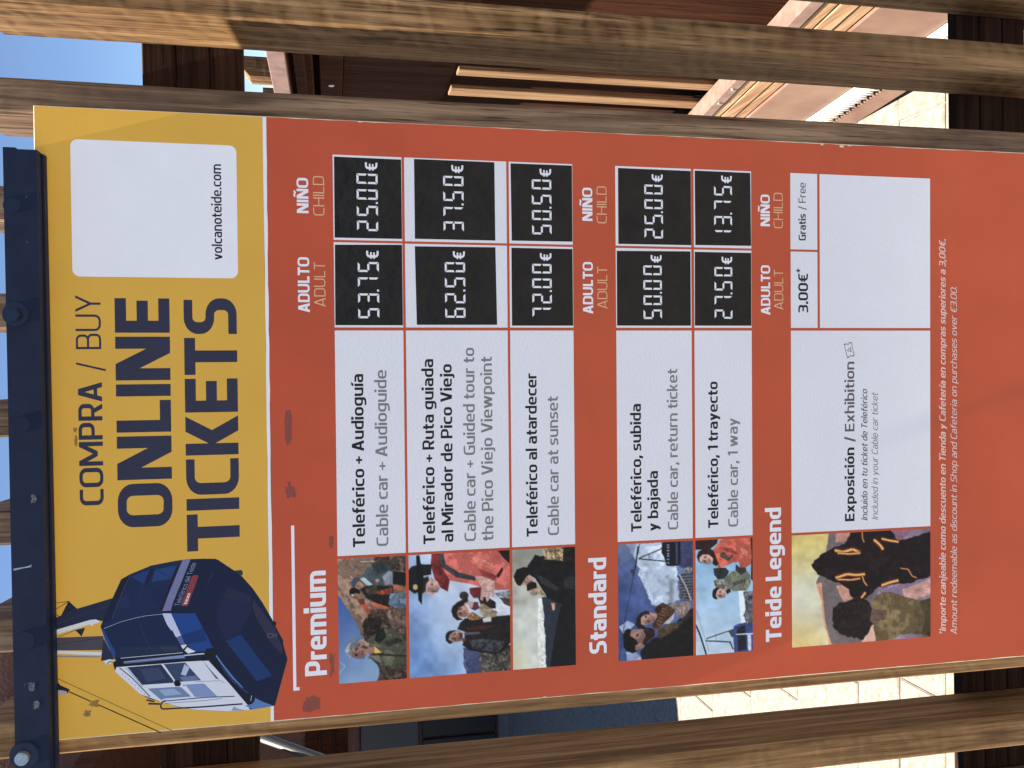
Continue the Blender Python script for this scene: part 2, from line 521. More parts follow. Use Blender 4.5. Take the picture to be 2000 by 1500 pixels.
def stroke(pts, w, closed=False, v=None):
    ky = 1.0 if v is None else v * 2 / w
    p = arcpath(pts, closed)
    q = [p[0]]
    for a in p[1:]:
        if math.dist(a, q[-1]) > 1e-4:
            q.append(a)
    if closed and math.dist(q[0], q[-1]) < 1e-4:
        q.pop()
    n = len(q)
    off = []
    for i in range(n):
        pr = q[i - 1] if (closed or i > 0) else None
        nx = q[(i + 1) % n] if (closed or i < n - 1) else None
        P = Vector(q[i])
        d1 = (P - Vector(pr)).normalized() if pr is not None else None
        d2 = (Vector(nx) - P).normalized() if nx is not None else None
        if d1 is None: d1 = d2
        if d2 is None: d2 = d1
        n1 = Vector((-d1.y, d1.x)); n2 = Vector((-d2.y, d2.x))
        m = (n1 + n2)
        m.normalize()
        k = 1.0 / max(0.35, m.dot(n1))
        o_ = m * (w / 2 * k)
        o_ = Vector((o_.x, o_.y * ky))
        off.append((P + o_, P - o_))
    polys = []
    rng = range(n) if closed else range(n - 1)
    for i in rng:
        j = (i + 1) % n
        polys.append([tuple(off[i][0]), tuple(off[i][1]), tuple(off[j][1]), tuple(off[j][0])])
    return polys


def R_(x0, y0, x1, y1):
    return [[(x0, y0), (x1, y0), (x1, y1), (x0, y1)]]


def para(x0, y0, x1, y1, s):
    return [[(x0 - s / 2, y0), (x0 + s / 2, y0), (x1 + s / 2, y1), (x1 - s / 2, y1)]]


def glyph(ch, w):
    h = w / 2
    v = h * (1 - max(0, w - 0.10) * 2.0)          # horizontal strokes are thinner in the heavy weights
    r = max(0.20, h + 0.05)
    g = max(0, w - 0.12)
    rx = max(0.17, h + 0.04)
    s = w * 1.12
    if ch == ' ': return 0.19, []
    if ch == 'A':
        W = 0.66 + g
        return W, para(s / 2, 0, W / 2 - s * .12, 1, s) + para(W - s / 2, 0, W / 2 + s * .12, 1, s) + R_(W * .24, .2, W * .76, .2 + w * .95)
    if ch == 'B':
        W = 0.58 + g
        return W, stroke([(h, v, 0), (W - h, v, r * .8), (W - h, .52, r * .8), (h, .52, 0)], w, True, v=v) + stroke([(h, .52, 0), (W - h - .03, .52, r * .8), (W - h - .03, 1 - v, r * .8), (h, 1 - v, 0)], w, True, v=v)
    if ch == 'C':
        W = 0.54 + g
        return W, stroke([(W, v), (h, v, r), (h, 1 - v, r), (W, 1 - v)], w, v=v)
    if ch == 'D':
        W = 0.62 + g
        return W, stroke([(h, v, 0), (W - h, v, r), (W - h, 1 - v, r), (h, 1 - v, 0)], w, True, v=v)
    if ch == 'E':
        W = 0.52 + g * .8
        return W, R_(0, 0, w, 1) + R_(0, 0, W, w) + R_(0, .5 - h, W - .04, .5 + h) + R_(0, 1 - w, W, 1)
    if ch == 'F':
        W = 0.50 + g * .8
        return W, R_(0, 0, w, 1) + R_(0, .46 - h, W - .04, .46 + h) + R_(0, 1 - w, W, 1)
    if ch == 'G':
        W = 0.60 + g
        return W, stroke([(W - .02, 1 - v), (h, 1 - v, r), (h, v, r), (W - h, v, 0), (W - h, .5, 0), (W * .55, .5)], w, v=v)
    if ch == 'H':
        W = 0.62 + g
        return W, R_(0, 0, w, 1) + R_(W - w, 0, W, 1) + R_(0, .5 - h, W, .5 + h)
    if ch == 'I': return w, R_(0, 0, w, 1)
    if ch == 'K':
        W = 0.58 + g * 1.2
        return W, R_(0, 0, w, 1) + para(w + s * .35, .46, W - s * .58, 1, s * 1.15) + para(w + s * .35, .54, W - s * .56, 0, s * 1.15)
    if ch == 'L':
        W = 0.48 + g * .8
        return W, R_(0, 0, w, 1) + R_(0, 0, W, w)
    if ch == 'M':
        W = 0.82 + g * 1.2
        return W, R_(0, 0, w, 1) + R_(W - w, 0, W, 1) + para(s / 2, 1, W / 2, .22, s) + para(W - s / 2, 1, W / 2, .22, s)
    if ch in 'NÑ':
        W = 0.66 + g
        P = R_(0, 0, w, 1) + R_(W - w, 0, W, 1) + para(s * .62, 1, W - s * .62, 0, s * 1.2)
        if ch == 'Ñ':
            P += stroke([(W * .2, 1.13), (W * .35, 1.24, .05), (W * .62, 1.13, .05), (W * .8, 1.24)], w * .75)
        return W, P
    if ch == 'O':
        W = 0.66 + g
        return W, stroke([(h, v, r), (W - h, v, r), (W - h, 1 - v, r), (h, 1 - v, r)], w, True, v=v)
    if ch in 'PR':
        W = 0.57 + g
        P = R_(0, 0, w, 1) + stroke([(h, 1 - v), (W - h, 1 - v, r * .85), (W - h, .40, r * .85), (h, .40)], w, v=v)
        if ch == 'R': P += para(W * .55, .40, W - s * .5, 0, s)
        return W, P
    if ch == 'S':
        W = 0.54 + g
        return W, stroke([(W - .03, 1 - v), (h, 1 - v, r * .9), (h, .51, r * .9), (W - h, .51, r * .9), (W - h, v, r * .9), (0, v)], w, v=v)
    if ch == 'T':
        W = 0.56 + g
        return W, R_(W / 2 - h, 0, W / 2 + h, 1) + R_(0, 1 - w, W, 1)
    if ch == 'U':
        W = 0.62 + g
        return W, stroke([(h, 1), (h, v, r), (W - h, v, r), (W - h, 1)], w, v=v)
    if ch == 'V':
        W = 0.64 + g
        return W, para(s / 2, 1, W / 2 - s * .1, 0, s) + para(W - s / 2, 1, W / 2 + s * .1, 0, s)
    if ch == 'Y':
        W = 0.62 + g
        return W, para(s / 2, 1, W / 2, .4, s) + para(W - s / 2, 1, W / 2, .4, s) + R_(W / 2 - h, 0, W / 2 + h, .46)
    # lower case
    W = 0.52 + g
    X = XH
    if ch == 'a':
        W -= .02
        return W, stroke([(.05, X - v), (W - h, X - v, rx), (W - h, 0)], w, v=v) + stroke([(W - h, X * .56), (h, X * .56, rx * .7), (h, v, rx * .7), (W - h, v)], w, v=v)
    if ch == 'b':
        return W, R_(0, 0, w, AS) + stroke([(h, X - v), (W - h, X - v, rx), (W - h, v, rx), (h, v)], w, v=v)
    if ch == 'c':
        W -= .07
        return W, stroke([(W, v), (h, v, rx), (h, X - v, rx), (W, X - v)], w, v=v)
    if ch == 'd':
        return W, R_(W - w, 0, W, AS) + stroke([(W - h, X - v), (h, X - v, rx), (h, v, rx), (W - h, v)], w, v=v)
    if ch in 'eé':
        P = stroke([(W - .03, v), (h, v, rx), (h, X - v, rx), (W - h, X - v, rx), (W - h, X * .41)], w, v=v) + R_(h, X * .41, W - .01, X * .41 + v * 1.5)
        if ch == 'é': P += para(W * .48, X + .09, W * .48 + .13, X + .28, s)
        return W, P
    if ch == 'f':
        W = 0.33 + g * .6
        st = .07 + h
        return W, stroke([(W + .02, AS - v), (st, AS - v, rx), (st, 0)], w, v=v) + R_(0, X - w, W, X)
    if ch == 'g':
        return W, stroke([(W - h, X - v), (h, X - v, rx), (h, v + .04, rx), (W - h, v + .04)], w, v=v) + stroke([(W - h, X), (W - h, DS + v, rx), (.05, DS + v)], w, v=v)
    if ch == 'h':
        return W, R_(0, 0, w, AS) + stroke([(h, X - v), (W - h, X - v, rx), (W - h, 0)], w, v=v)
    if ch == 'i': return w, R_(0, 0, w, X) + R_(-.01, AS - w * 1.15, w + .01, AS)
    if ch == 'í': return w, R_(0, 0, w, X) + para(w * .4, X + .09, w * .4 + .13, X + .28, s)
    if ch == 'j':
        return w + .05, stroke([(.05 + h, X), (.05 + h, DS + v, rx * .7), (-.06, DS + v)], w, v=v) + R_(.04, AS - w * 1.15, w + .06, AS)
    if ch == 'k':
        W = .48 + g
        return W, R_(0, 0, w, AS) + para(w + s * .2, .33, W - s * .6, X, s) + para(w + s * .2, .40, W - s * .5, 0, s)
    if ch == 'l':
        return w, R_(0, 0, w, AS)
    if ch == 'm':
        W = .82 + g * 1.4
        return W, R_(0, 0, w, X) + stroke([(h, X - v), (W / 2, X - v, rx * .8), (W / 2, 0)], w, v=v) + stroke([(W / 2 - .05, X - v), (W - h, X - v, rx), (W - h, 0)], w, v=v)
    if ch == 'n':
        return W, R_(0, 0, w, X) + stroke([(h, X - v), (W - h, X - v, rx), (W - h, 0)], w, v=v)
    if ch in 'oó':
        P = stroke([(h, v, rx), (W - h, v, rx), (W - h, X - v, rx), (h, X - v, rx)], w, True, v=v)
        if ch == 'ó': P += para(W * .48, X + .09, W * .48 + .13, X + .28, s)
        return W, P
    if ch == 'p':
        return W, R_(0, DS, w, X) + stroke([(h, X - v), (W - h, X - v, rx), (W - h, v, rx), (h, v)], w, v=v)
    if ch == 'r':
        W = .34 + g * .6
        return W, R_(0, 0, w, X) + stroke([(h, X * .8 - h), (h + .02, X - v, .06), (W, X - v)], w, v=v)
    if ch == 's':
        W -= .08
        return W, stroke([(W - .02, X - v), (h, X - v, rx * .7), (h, X / 2, rx * .7), (W - h, X / 2, rx * .7), (W - h, v, rx * .7), (0, v)], w, v=v)
    if ch == 't':
        W = .34 + g * .6
        st = .07 + h
        return W, stroke([(st, .92), (st, v, rx * .8), (W, v)], w, v=v) + R_(0, X - w, W, X)
    if ch == 'u':
        return W, stroke([(h, X), (h, v, rx), (W - h, v)], w, v=v) + R_(W - w, 0, W, X)
    if ch == 'v':
        return W, para(s / 2, X, W / 2, 0, s) + para(W - s / 2, X, W / 2, 0, s)
    if ch == 'w':
        W = .80 + g * 1.3
        return W, para(s / 2, X, W * .28, 0, s) + para(W / 2, X, W * .28, 0, s) + para(W / 2, X, W * .72, 0, s) + para(W - s / 2, X, W * .72, 0, s)
    if ch == 'x':
        return W, para(s / 2, X, W - s / 2, 0, s) + para(W - s / 2, X, s / 2, 0, s)
    if ch == 'y':
        return W, para(s / 2, X, W / 2 + .01, 0, s) + para(W - s / 2, X, W * .28, DS, s)
    if ch == '0':
        W = .58 + g
        return W, stroke([(h, v, r), (W - h, v, r), (W - h, 1 - v, r), (h, 1 - v, r)], w, True, v=v)
    if ch == '1':
        W = .30 + g
        return W, R_(W - w, 0, W, 1) + para(s * .4, .78, W - s * .5, 1, s)
    if ch == '3':
        W = .54 + g
        return W, stroke([(.02, v), (W - h, v, r * .9), (W - h, .51, r * .7), (.12, .51)], w, v=v) + stroke([(.12, .51), (W - h, .51, r * .7), (W - h, 1 - v, r * .9), (.02, 1 - v)], w, v=v)
    if ch == '€':
        W = .58 + g
        return W, stroke([(W, v), (.1 + h, h, r), (.1 + h, 1 - v, r), (W, 1 - v)], w, v=v) + R_(0, .38 - w * .35, W * .8, .38 + w * .35) + R_(0, .62 - w * .35, W * .84, .62 + w * .35)
    if ch == '.': return w * 1.1, R_(0, 0, w * 1.1, w * 1.15)
    if ch == ',': return w * 1.1, para(w * .6, w * 1.1, w * .2, -w * 1.0, w)
    if ch == '+': return .5, R_(0, .42 - h * .8, .5, .42 + h * .8) + R_(.25 - h * .8, .17, .25 + h * .8, .67)
    if ch == '/': return .38, para(h, -.12, .38 - h, 1.06, w)
    if ch == '*': return .36, para(.18, .62, .18, 1.02, w * .7) + para(.02, .74, .34, .90, w * .7) + para(.34, .74, .02, .90, w * .7)
    raise ValueError(ch)


GC = {}


def gmesh(ch, w):
    k = (ch, round(w, 3))
    if k not in GC:
        W, polys = glyph(ch, w)
        if polys:
            vs, es = [], []
            for p in polys:
                i = len(vs); n_ = len(p)
                vs += [Vector(q) for q in p]
                es += [(i + q, i + (q + 1) % n_) for q in range(n_)]
            res = delaunay_2d_cdt(vs, es, [], 0, 1e-5)
            V = np.array([tuple(v_) for v_ in res[0]]); F = np.array([tuple(f) for f in res[2]])
            cen = V[F].mean(1)
            keep = np.zeros(len(F), bool)
            for p in polys:
                ins = np.zeros(len(F), bool)
                for q in range(len(p)):
                    ax, ay = p[q]; bx_, by = p[(q + 1) % len(p)]
                    if ay == by: continue
                    ins ^= ((ay > cen[:, 1]) != (by > cen[:, 1])) & (cen[:, 0] < (bx_ - ax) * (cen[:, 1] - ay) / (by - ay) + ax)
                keep |= ins
            GC[k] = (W, [tuple(float(q) for q in v_) for v_ in V], [tuple(int(q) for q in f) for f in F[keep]])
        else:
            GC[k] = (W, [], [])
    return GC[k]


def layout(text, w, track):
    vs, fs, x = [], [], 0.0
    pair_gap = track
    for i, ch in enumerate(text):
        W, gv, gf = gmesh(ch, w)
        n = len(vs)
        vs += [(a + x, b_) for a, b_ in gv]
        fs += [tuple(q + n for q in f) for f in gf]
        x += W + pair_gap
    return vs, fs, x - pair_gap


def lettering(text, x0, x1, z, cap, w, mat, parent, y=E3, italic=0.0, track=None, name='lettering'):
    if track is None:
        track = 0.118 - w * 0.24
    vs, fs, W = layout(text, w, track)
    sx = (x1 - x0) / (W + 0.0)
    me = mesh_from([(x0 + (a + italic * b_) * sx, y, z + b_ * cap) for a, b_ in vs], fs, name)
    bm = bmesh.new(); bm.from_mesh(me)
    bmesh.ops.recalc_face_normals(bm, faces=bm.faces)
    for f in bm.faces:
        if f.normal.y > 0: f.normal_flip()
    bm.to_mesh(me); bm.free()
    return link(name, me, mat, parent)


NV, DK, GY, MD, WH, CR = M['ink_navy'], M['ink_dark'], M['ink_grey'], M['ink_mid'], M['white_flat'], M['cream']
TEXT = [
    ('COMPRA', -0.1691, -0.0114, 1.8905, 0.0285, .155, NV, 0), ('/', 0.0027, 0.0142, 1.8890, 0.030, .085, NV, 0),
    ('BUY', 0.0310, 0.0998, 1.8905, 0.0300, .085, NV, 0), ('ONLINE', -0.1996, 0.0965, 1.8072, 0.0665, .205, NV, 0),
    ('TICKETS', -0.2346, 0.0972, 1.7235, 0.0662, .205, NV, 0), ('volcanoteide.com', 0.1478, 0.2728, 1.7405, 0.0128, .155, DK, 0),
    ('ADULTO', 0.0794, 0.1530, 1.6293, 0.0152, .185, WH, 0), ('ADULT', 0.0870, 0.1469, 1.6085, 0.0148, .085, CR, 0),
    ('NIÑO', 0.2118, 0.2588, 1.6293, 0.0152, .185, WH, 0), ('CHILD', 0.2092, 0.2619, 1.6085, 0.0148, .085, CR, 0),
    ('ADULTO', 0.0790, 0.1530, 1.2336, 0.0150, .185, WH, 0), ('ADULT', 0.0864, 0.1470, 1.2122, 0.0148, .085, CR, 0),
    ('NIÑO', 0.2116, 0.2588, 1.2336, 0.0150, .185, WH, 0), ('CHILD', 0.2087, 0.2615, 1.2124, 0.0148, .085, CR, 0),
    ('ADULTO', 0.0786, 0.1525, 0.9576, 0.0150, .185, WH, 0), ('ADULT', 0.0864, 0.1462, 0.9364, 0.0150, .085, CR, 0),
    ('NIÑO', 0.2108, 0.2578, 0.9577, 0.0150, .185, WH, 0), ('CHILD', 0.2083, 0.2611, 0.9366, 0.0150, .085, CR, 0),
    ('3.00€', 0.0821, 0.1408, 0.8953, 0.0162, .185, DK, 0), ('*', 0.1418, 0.1488, 0.8983, 0.0160, .16, DK, 0),
    ('Gratis', 0.1909, 0.2308, 0.8988, 0.0118, .165, DK, 0), ('/ Free', 0.2369, 0.2775, 0.8988, 0.0118, .12, MD, 0),
    ('Premium', -0.4110, -0.2691, 1.6128, 0.0288, .215, WH, 0), ('Standard', -0.4107, -0.2721, 1.2169, 0.0262, .215, WH, 0),
    ('Teide Legend', -0.4130, -0.2111, 0.9413, 0.0256, .215, WH, 0),
    ('Teleférico + Audioguía', -0.2397, -0.0041, 1.5597, 0.0163, .175, DK, 0), ('Cable car + Audioguide', -0.2398, 0.0010, 1.5283, 0.0161, .150, GY, 0),
    ('Teleférico + Ruta guiada', -0.2402, 0.0156, 1.4640, 0.0162, .175, DK, 0), ('al Mirador de Pico Viejo', -0.2388, 0.0084, 1.4385, 0.0161, .175, DK, 0),
    ('Cable car + Guided tour to', -0.2390, 0.0310, 1.4067, 0.0161, .150, GY, 0), ('the Pico Viejo Viewpoint', -0.2395, 0.0184, 1.3818, 0.0161, .150, GY, 0),
    ('Teleférico al atardecer', -0.2368, -0.0054, 1.3178, 0.0161, .175, DK, 0), ('Cable car at sunset', -0.2362, -0.0385, 1.2868, 0.0160, .150, GY, 0),
    ('Teleférico, subida', -0.2371, -0.0513, 1.1625, 0.0161, .175, DK, 0), ('y bajada', -0.2371, -0.1497, 1.1370, 0.0161, .175, DK, 0),
    ('Cable car, return ticket', -0.2365, -0.0009, 1.1060, 0.0160, .150, GY, 0),
    ('Teleférico, 1 trayecto', -0.2370, -0.0203, 1.0427, 0.0160, .175, DK, 0), ('Cable car, 1 way', -0.2365, -0.0749, 1.0110, 0.0160, .150, GY, 0),
    ('Exposición', -0.2369, -0.1238, 0.8183, 0.0162, .185, DK, 0), ('/ Exhibition', -0.1153, 0.0076, 0.8181, 0.0162, .15, MD, 0),
    ('Incluido en tu ticket de Teleférico', -0.2371, -0.0355, 0.7960, 0.0104, .135, MD, .2), ('Included in your Cable car ticket', -0.2367, -0.0413, 0.7781, 0.0104, .105, GY, .2),
    ('*Importe canjeable como descuento en Tienda y Cafetería en compras superiores a 3,00€.', -0.4240, 0.1978, 0.6590, 0.0115, .165, M['pale_ink'], .2),
    ('Amount redeemable as discount in Shop and Cafeteria on purchases over €3.00.', -0.4246, 0.1240, 0.6389, 0.0113, .11, M['pale_ink'], .2),
]
for t_, x0, x1, z, cap, w, m_, it in TEXT:
    lettering(t_, x0, x1, z, cap, w, m_, board, italic=it)

# small ticket outline after the word Exhibition
def ring_mesh(name, outer, inner, y, mat, parent):
    n = len(outer)
    v = [(a, y, b_) for a, b_ in outer] + [(a, y, b_) for a, b_ in inner]
    f = [(i, (i + 1) % n, (i + 1) % n + n, i + n) for i in range(n)]
    return link(name, mesh_from(v, f, name), mat, parent)


tk = [(-.011, -.0065), (-.003, -.0065), (.011, -.0065), (.011, -.002), (.0085, 0), (.011, .002), (.011, .0065), (-.011, .0065), (-.011, .002), (-.0085, 0), (-.011, -.002)]
ca_, sa_ = math.cos(math.radians(14)), math.sin(math.radians(14))
rt = lambda q, k: [(0.0255 + (a * ca_ - b_ * sa_) * k, 0.8265 + (a * sa_ + b_ * ca_) * k) for a, b_ in q]
ring_mesh('ticket_icon', rt(tk, 1.0), rt(tk, 0.86), E3, M['ink_mid'], board)
tri = [(-.004, -.003), (.004, -.003), (0, .0045)]
ring_mesh('ticket_icon_peak', rt(tri, 1.0), rt(tri, 0.6), E3, M['ink_mid'], board)

# ---------------------------------------------------------------- black price stickers with segment digits
SEG = {'0': 'abcdef', '1': 'bc', '2': 'abged', '3': 'abgcd', '5': 'afgcd', '6': 'afgecd', '7': 'abc'}


def seg_polys(ch, W, H, t=0.098):
    """W, H digit size; t stroke as share of height"""
    s = t * H
    g_ = s * 0.22
    m = H / 2
    P = {
        'a': [(g_, H), (W - g_, H), (W - s - g_, H - s), (s + g_, H - s)],
        'd': [(g_, 0), (W - g_, 0), (W - s - g_, s), (s + g_, s)],
        'f': [(0, H - g_), (s, H - s - g_), (s, m + s * .45 + g_), (0, m + g_)],
        'e': [(0, g_), (s, s + g_), (s, m - s * .45 - g_), (0, m - g_)],
        'b': [(W, H - g_), (W - s, H - s - g_), (W - s, m + s * .45 + g_), (W, m + g_)],
        'c': [(W, g_), (W - s, s + g_), (W - s, m - s * .45 - g_), (W, m - g_)],
        'g': [(s * .45 + g_, m), (s + g_, m + s * .5), (W - s - g_, m + s * .5), (W - s * .45 - g_, m), (W - s - g_, m - s * .5), (s + g_, m - s * .5)],
    }
    return [P[k] for k in SEG[ch]]


STK = [  # text, corners (x,z): left-bottom, right-bottom, right-top, left-top, digits x0 x1 z height
    ('53.75', (0.0622, 1.5051), (0.1722, 1.5052), (0.1706, 1.5953), (0.0622, 1.5960), 0.0717, 0.1480, 1.5370),
    ('25.00', (0.1802, 1.5050), (0.2884, 1.5052), (0.2889, 1.5951), (0.1801, 1.5955), 0.1900, 0.2675, 1.5373),
    ('62.50', (0.0630, 1.3737), (0.1714, 1.3752), (0.1706, 1.4878), (0.0628, 1.4861), 0.0728, 0.1495, 1.4184),
    ('37.50', (0.1807, 1.3752), (0.2898, 1.3756), (0.2900, 1.4876), (0.1808, 1.4875), 0.1921, 0.2685, 1.4195),
    ('72.00', (0.0620, 1.2634), (0.1711, 1.2636), (0.1712, 1.3524), (0.0619, 1.3525), 0.0738, 0.1492, 1.2945),
    ('50.50', (0.1815, 1.2634), (0.2895, 1.2635), (0.2892, 1.3526), (0.1812, 1.3518), 0.1908, 0.2680, 1.2940),
    ('50.00', (0.0622, 1.0843), (0.1711, 1.0844), (0.1698, 1.1975), (0.0622, 1.1978), 0.0719, 0.1494, 1.1292),
    ('25.00', (0.1801, 1.0833), (0.2885, 1.0834), (0.2888, 1.1948), (0.1798, 1.1950), 0.1890, 0.2664, 1.1269),
    ('27.50', (0.0623, 0.9882), (0.1706, 0.9882), (0.1705, 1.0776), (0.0623, 1.0781), 0.0726, 0.1488, 1.0186),
    ('13.75', (0.1810, 0.9881), (0.2891, 0.9890), (0.2894, 1.0771), (0.1805, 1.0767), 0.1890, 0.2683, 1.0186),
]
for k, (tx, A_, B_, C_, D_, dx0, dx1, dz) in enumerate(STK):
    st = sheet('price_sticker', [A_, B_, C_, D_], E3, M['sticker'], board, thick=0.00007)
    L_ = dx1 - dx0
    H_ = 0.0283
    W_ = L_ * 0.178
    fr = [0.0, 0.262, 0.548, 0.822]
    polys = []
    dg = [c for c in tx if c != '.']
    for c, f_ in zip(dg, fr):
        for p in seg_polys(c, W_, H_):
            polys.append([(dx0 + f_ * L_ + a, dz + b_) for a, b_ in p])
    dxp = dx0 + 0.476 * L_
    polys.append([(dxp, dz), (dxp + 0.0025, dz), (dxp + 0.0025, dz + 0.0028), (dxp, dz + 0.0028)])
    # euro sign
    _, gv, gf = gmesh('€', .19)
    ex = dx1 + 0.0045
    vs = []; fs = []
    for p in polys:
        i = len(vs); vs += [(a, E4, b_) for a, b_ in p]; fs.append(tuple(range(i, i + len(p))))
    i = len(vs)
    vs += [(ex + a * 0.0165, E4, dz + b_ * 0.0168) for a, b_ in gv]
    fs += [tuple(q + i for q in f) for f in gf]
    me = mesh_from(vs, fs, 'digits')
    bm = bmesh.new(); bm.from_mesh(me)
    for f in bm.faces:
        f.normal_update()
        if f.normal.y > 0: f.normal_flip()
    bm.to_mesh(me); bm.free()
    link('digits', me, M['white_flat'], st)


# ---------------------------------------------------------------- printed pictures
def hom(src, dst):
    A, B = [], []
    for (x, y), (u, v) in zip(src, dst):
        A.append([x, y, 1, 0, 0, 0, -u * x, -u * y]); B.append(u)
        A.append([0, 0, 0, x, y, 1, -v * x, -v * y]); B.append(v)
    h = np.linalg.solve(np.array(A, float), np.array(B, float))
    return np.append(h, 1).reshape(3, 3)


def happ(H, P):
    P = np.asarray(P, float)
    q = np.column_stack([P, np.ones(len(P))]) @ H.T
    return q[:, :2] / q[:, 2:3]


def vnoise(hh, ww, cell, seed):
    r = np.random.RandomState(seed)
    gh, gw = int(hh / cell) + 3, int(ww / cell) + 3
    G = r.rand(gh, gw)
    y = np.arange(hh) / cell; x = np.arange(ww) / cell
    yi = y.astype(int); xi = x.astype(int)
    fy = (y - yi)[:, None]; fx = (x - xi)[None, :]
    fy = fy * fy * (3 - 2 * fy); fx = fx * fx * (3 - 2 * fx)
    a = G[np.ix_(yi, xi)]; b_ = G[np.ix_(yi, xi + 1)]; c = G[np.ix_(yi + 1, xi)]; d = G[np.ix_(yi + 1, xi + 1)]
    return (a * (1 - fx) + b_ * fx) * (1 - fy) + (c * (1 - fx) + d * fx) * fy


class Canvas:
    """small painter for the printed photographs; coordinates are art units scaled by S"""
    S = 0.4

    def __init__(s, w, h, seed=1):
        s.w, s.h = int(w * s.S), int(h * s.S)
        s.a = np.zeros((s.h, s.w, 3))
        s.seed = seed
        f1 = vnoise(s.h, s.w, 3, seed); f2 = vnoise(s.h, s.w, 7, seed + 1); f3 = vnoise(s.h, s.w, 18, seed + 2)
        s.n = (f1 * .35 + f2 * .4 + f3 * .25) - 0.5
        s.n2 = vnoise(s.h, s.w, 45, seed + 3) * .6 + f3 * .4 - .5

    def mask(s, pts):
        p = np.array(pts, float) * s.S
        x0, y0 = np.maximum(np.floor(p.min(0)).astype(int) - 1, 0)
        x1, y1 = np.minimum(np.ceil(p.max(0)).astype(int) + 2, (s.w, s.h))
        if x1 <= x0 or y1 <= y0: return None
        m = np.zeros((y1 - y0, x1 - x0))
        n = len(p)
        for oy in (.25, .75):
            for ox in (.25, .75):
                X = np.arange(x0, x1)[None, :] + ox; Y = np.arange(y0, y1)[:, None] + oy
                ins = np.zeros((y1 - y0, x1 - x0), bool)
                for i in range(n):
                    ax, ay = p[i]; bx_, by = p[(i + 1) % n]
                    if ay == by: continue
                    c = ((ay > Y) != (by > Y)) & (X < (bx_ - ax) * (Y - ay) / (by - ay) + ax)
                    ins ^= c
                m += ins * .25
        return x0, y0, x1, y1, m

    def poly(s, pts, c, noise=0.0, blotch=0.0, alpha=1.0, grad=None, wob=0.0):
        """grad=(colour2, (x0,y0),(x1,y1)); noise in 0..1"""
        if wob:
            r = random.Random(int(pts[0][0] * 7 + pts[0][1]) + len(pts))
            q = []
            n = len(pts)
            for i in range(n):
                a = pts[i]; b_ = pts[(i + 1) % n]
                k = max(1, int(math.dist(a, b_) / 28))
                for j in range(k):
                    q.append((a[0] + (b_[0] - a[0]) * j / k + r.uniform(-wob, wob), a[1] + (b_[1] - a[1]) * j / k + r.uniform(-wob, wob)))
            pts = q
        r_ = s.mask(pts)
        if r_ is None: return
        x0, y0, x1, y1, m = r_
        c = np.array(c, float)
        col = np.broadcast_to(c, (y1 - y0, x1 - x0, 3)).copy()
        if grad:
            c2, g0, g1 = grad
            g0 = np.array(g0, float) * s.S; g1 = np.array(g1, float) * s.S
            d = g1 - g0
            X = np.arange(x0, x1)[None, :]; Y = np.arange(y0, y1)[:, None]
            t_ = np.clip(((X - g0[0]) * d[0] + (Y - g0[1]) * d[1]) / (d @ d), 0, 1)[..., None]
            col = col * (1 - t_) + np.array(c2, float) * t_
        if noise:
            # folds and crevices: ridged bands that run across the form, darker towards its lower right
            hh, ww = y1 - y0, x1 - x0
            gy, gx = np.mgrid[0:hh, 0:ww]
            rdg = 1 - np.abs(s.n2[y0:y1, x0:x1] * 5 + s.n[y0:y1, x0:x1] * 2.2 - 0.2)
            rdg = np.clip(rdg, 0, 1) ** 3
            k_ = min(1.0, noise * 2.2) if noise >= .1 else 0.3
            col = col * (1 + noise * 2.2 * s.n[y0:y1, x0:x1, None])
            col = col * (1 - 0.38 * k_ * rdg[..., None])
            col = col * (1.12 - 0.26 * k_ * ((gx / max(1, ww)) * .6 + (gy / max(1, hh)) * .4)[..., None])
        if blotch: col = col * (1 + blotch * 2 * s.n2[y0:y1, x0:x1, None])
        m = (m * alpha)[..., None]
        s.a[y0:y1, x0:x1] = s.a[y0:y1, x0:x1] * (1 - m) + np.clip(col, 0, 255) * m

    def line(s, pts, c, w, **k):
        for a, b_ in zip(pts, pts[1:]):
            d = Vector((b_[0] - a[0], b_[1] - a[1])); d.normalize(); n_ = Vector((-d.y, d.x)) * w / 2
            s.poly([(a[0] + n_.x, a[1] + n_.y), (b_[0] + n_.x, b_[1] + n_.y), (b_[0] - n_.x, b_[1] - n_.y), (a[0] - n_.x, a[1] - n_.y)], c, **k)

    def ell(s, cx, cy, rx, ry, c, **k):
        s.poly([(cx + rx * math.cos(t_ * math.pi / 9), cy + ry * math.sin(t_ * math.pi / 9)) for t_ in range(18)], c, **k)

    def feat(s, cx, cy, z, ang=0.0, eyes=2, dark=(70, 42, 38)):
        # features of a small sideways face: the crown of the head points to -x
        ca, sa = math.cos(ang), math.sin(ang)
        P = lambda a, b_: (cx + (a * ca - b_ * sa) * z, cy + (a * sa + b_ * ca) * z)
        s.poly([P(-.45, .02), P(-.1, .08), P(.2, .12), P(.5, .04), P(.42, .38), P(.0, .46), P(-.4, .36)], dark, alpha=.30)
        for e in ((-.20, .20) if eyes == 2 else (-.18,)):
            s.poly([P(-.20, e - .13), P(-.13, e - .14), P(-.10, e + .12), P(-.18, e + .13)], dark, alpha=.55)
            s.poly([P(-.10, e - .09), P(-.03, e - .08), P(-.02, e + .08), P(-.09, e + .09)], (34, 22, 24), alpha=.8)
        s.poly([P(-.05, .0), P(.14, -.05), P(.17, .08), P(.0, .06)], dark, alpha=.35)
        s.poly([P(.25, -.13), P(.31, -.14), P(.32, .13), P(.26, .13)], (128, 48, 50), alpha=.75)
        s.poly([P(-.42, -.3), P(-.1, -.42), P(.15, -.38), P(.1, -.24), P(-.3, -.18)], (236, 196, 176), alpha=.28)

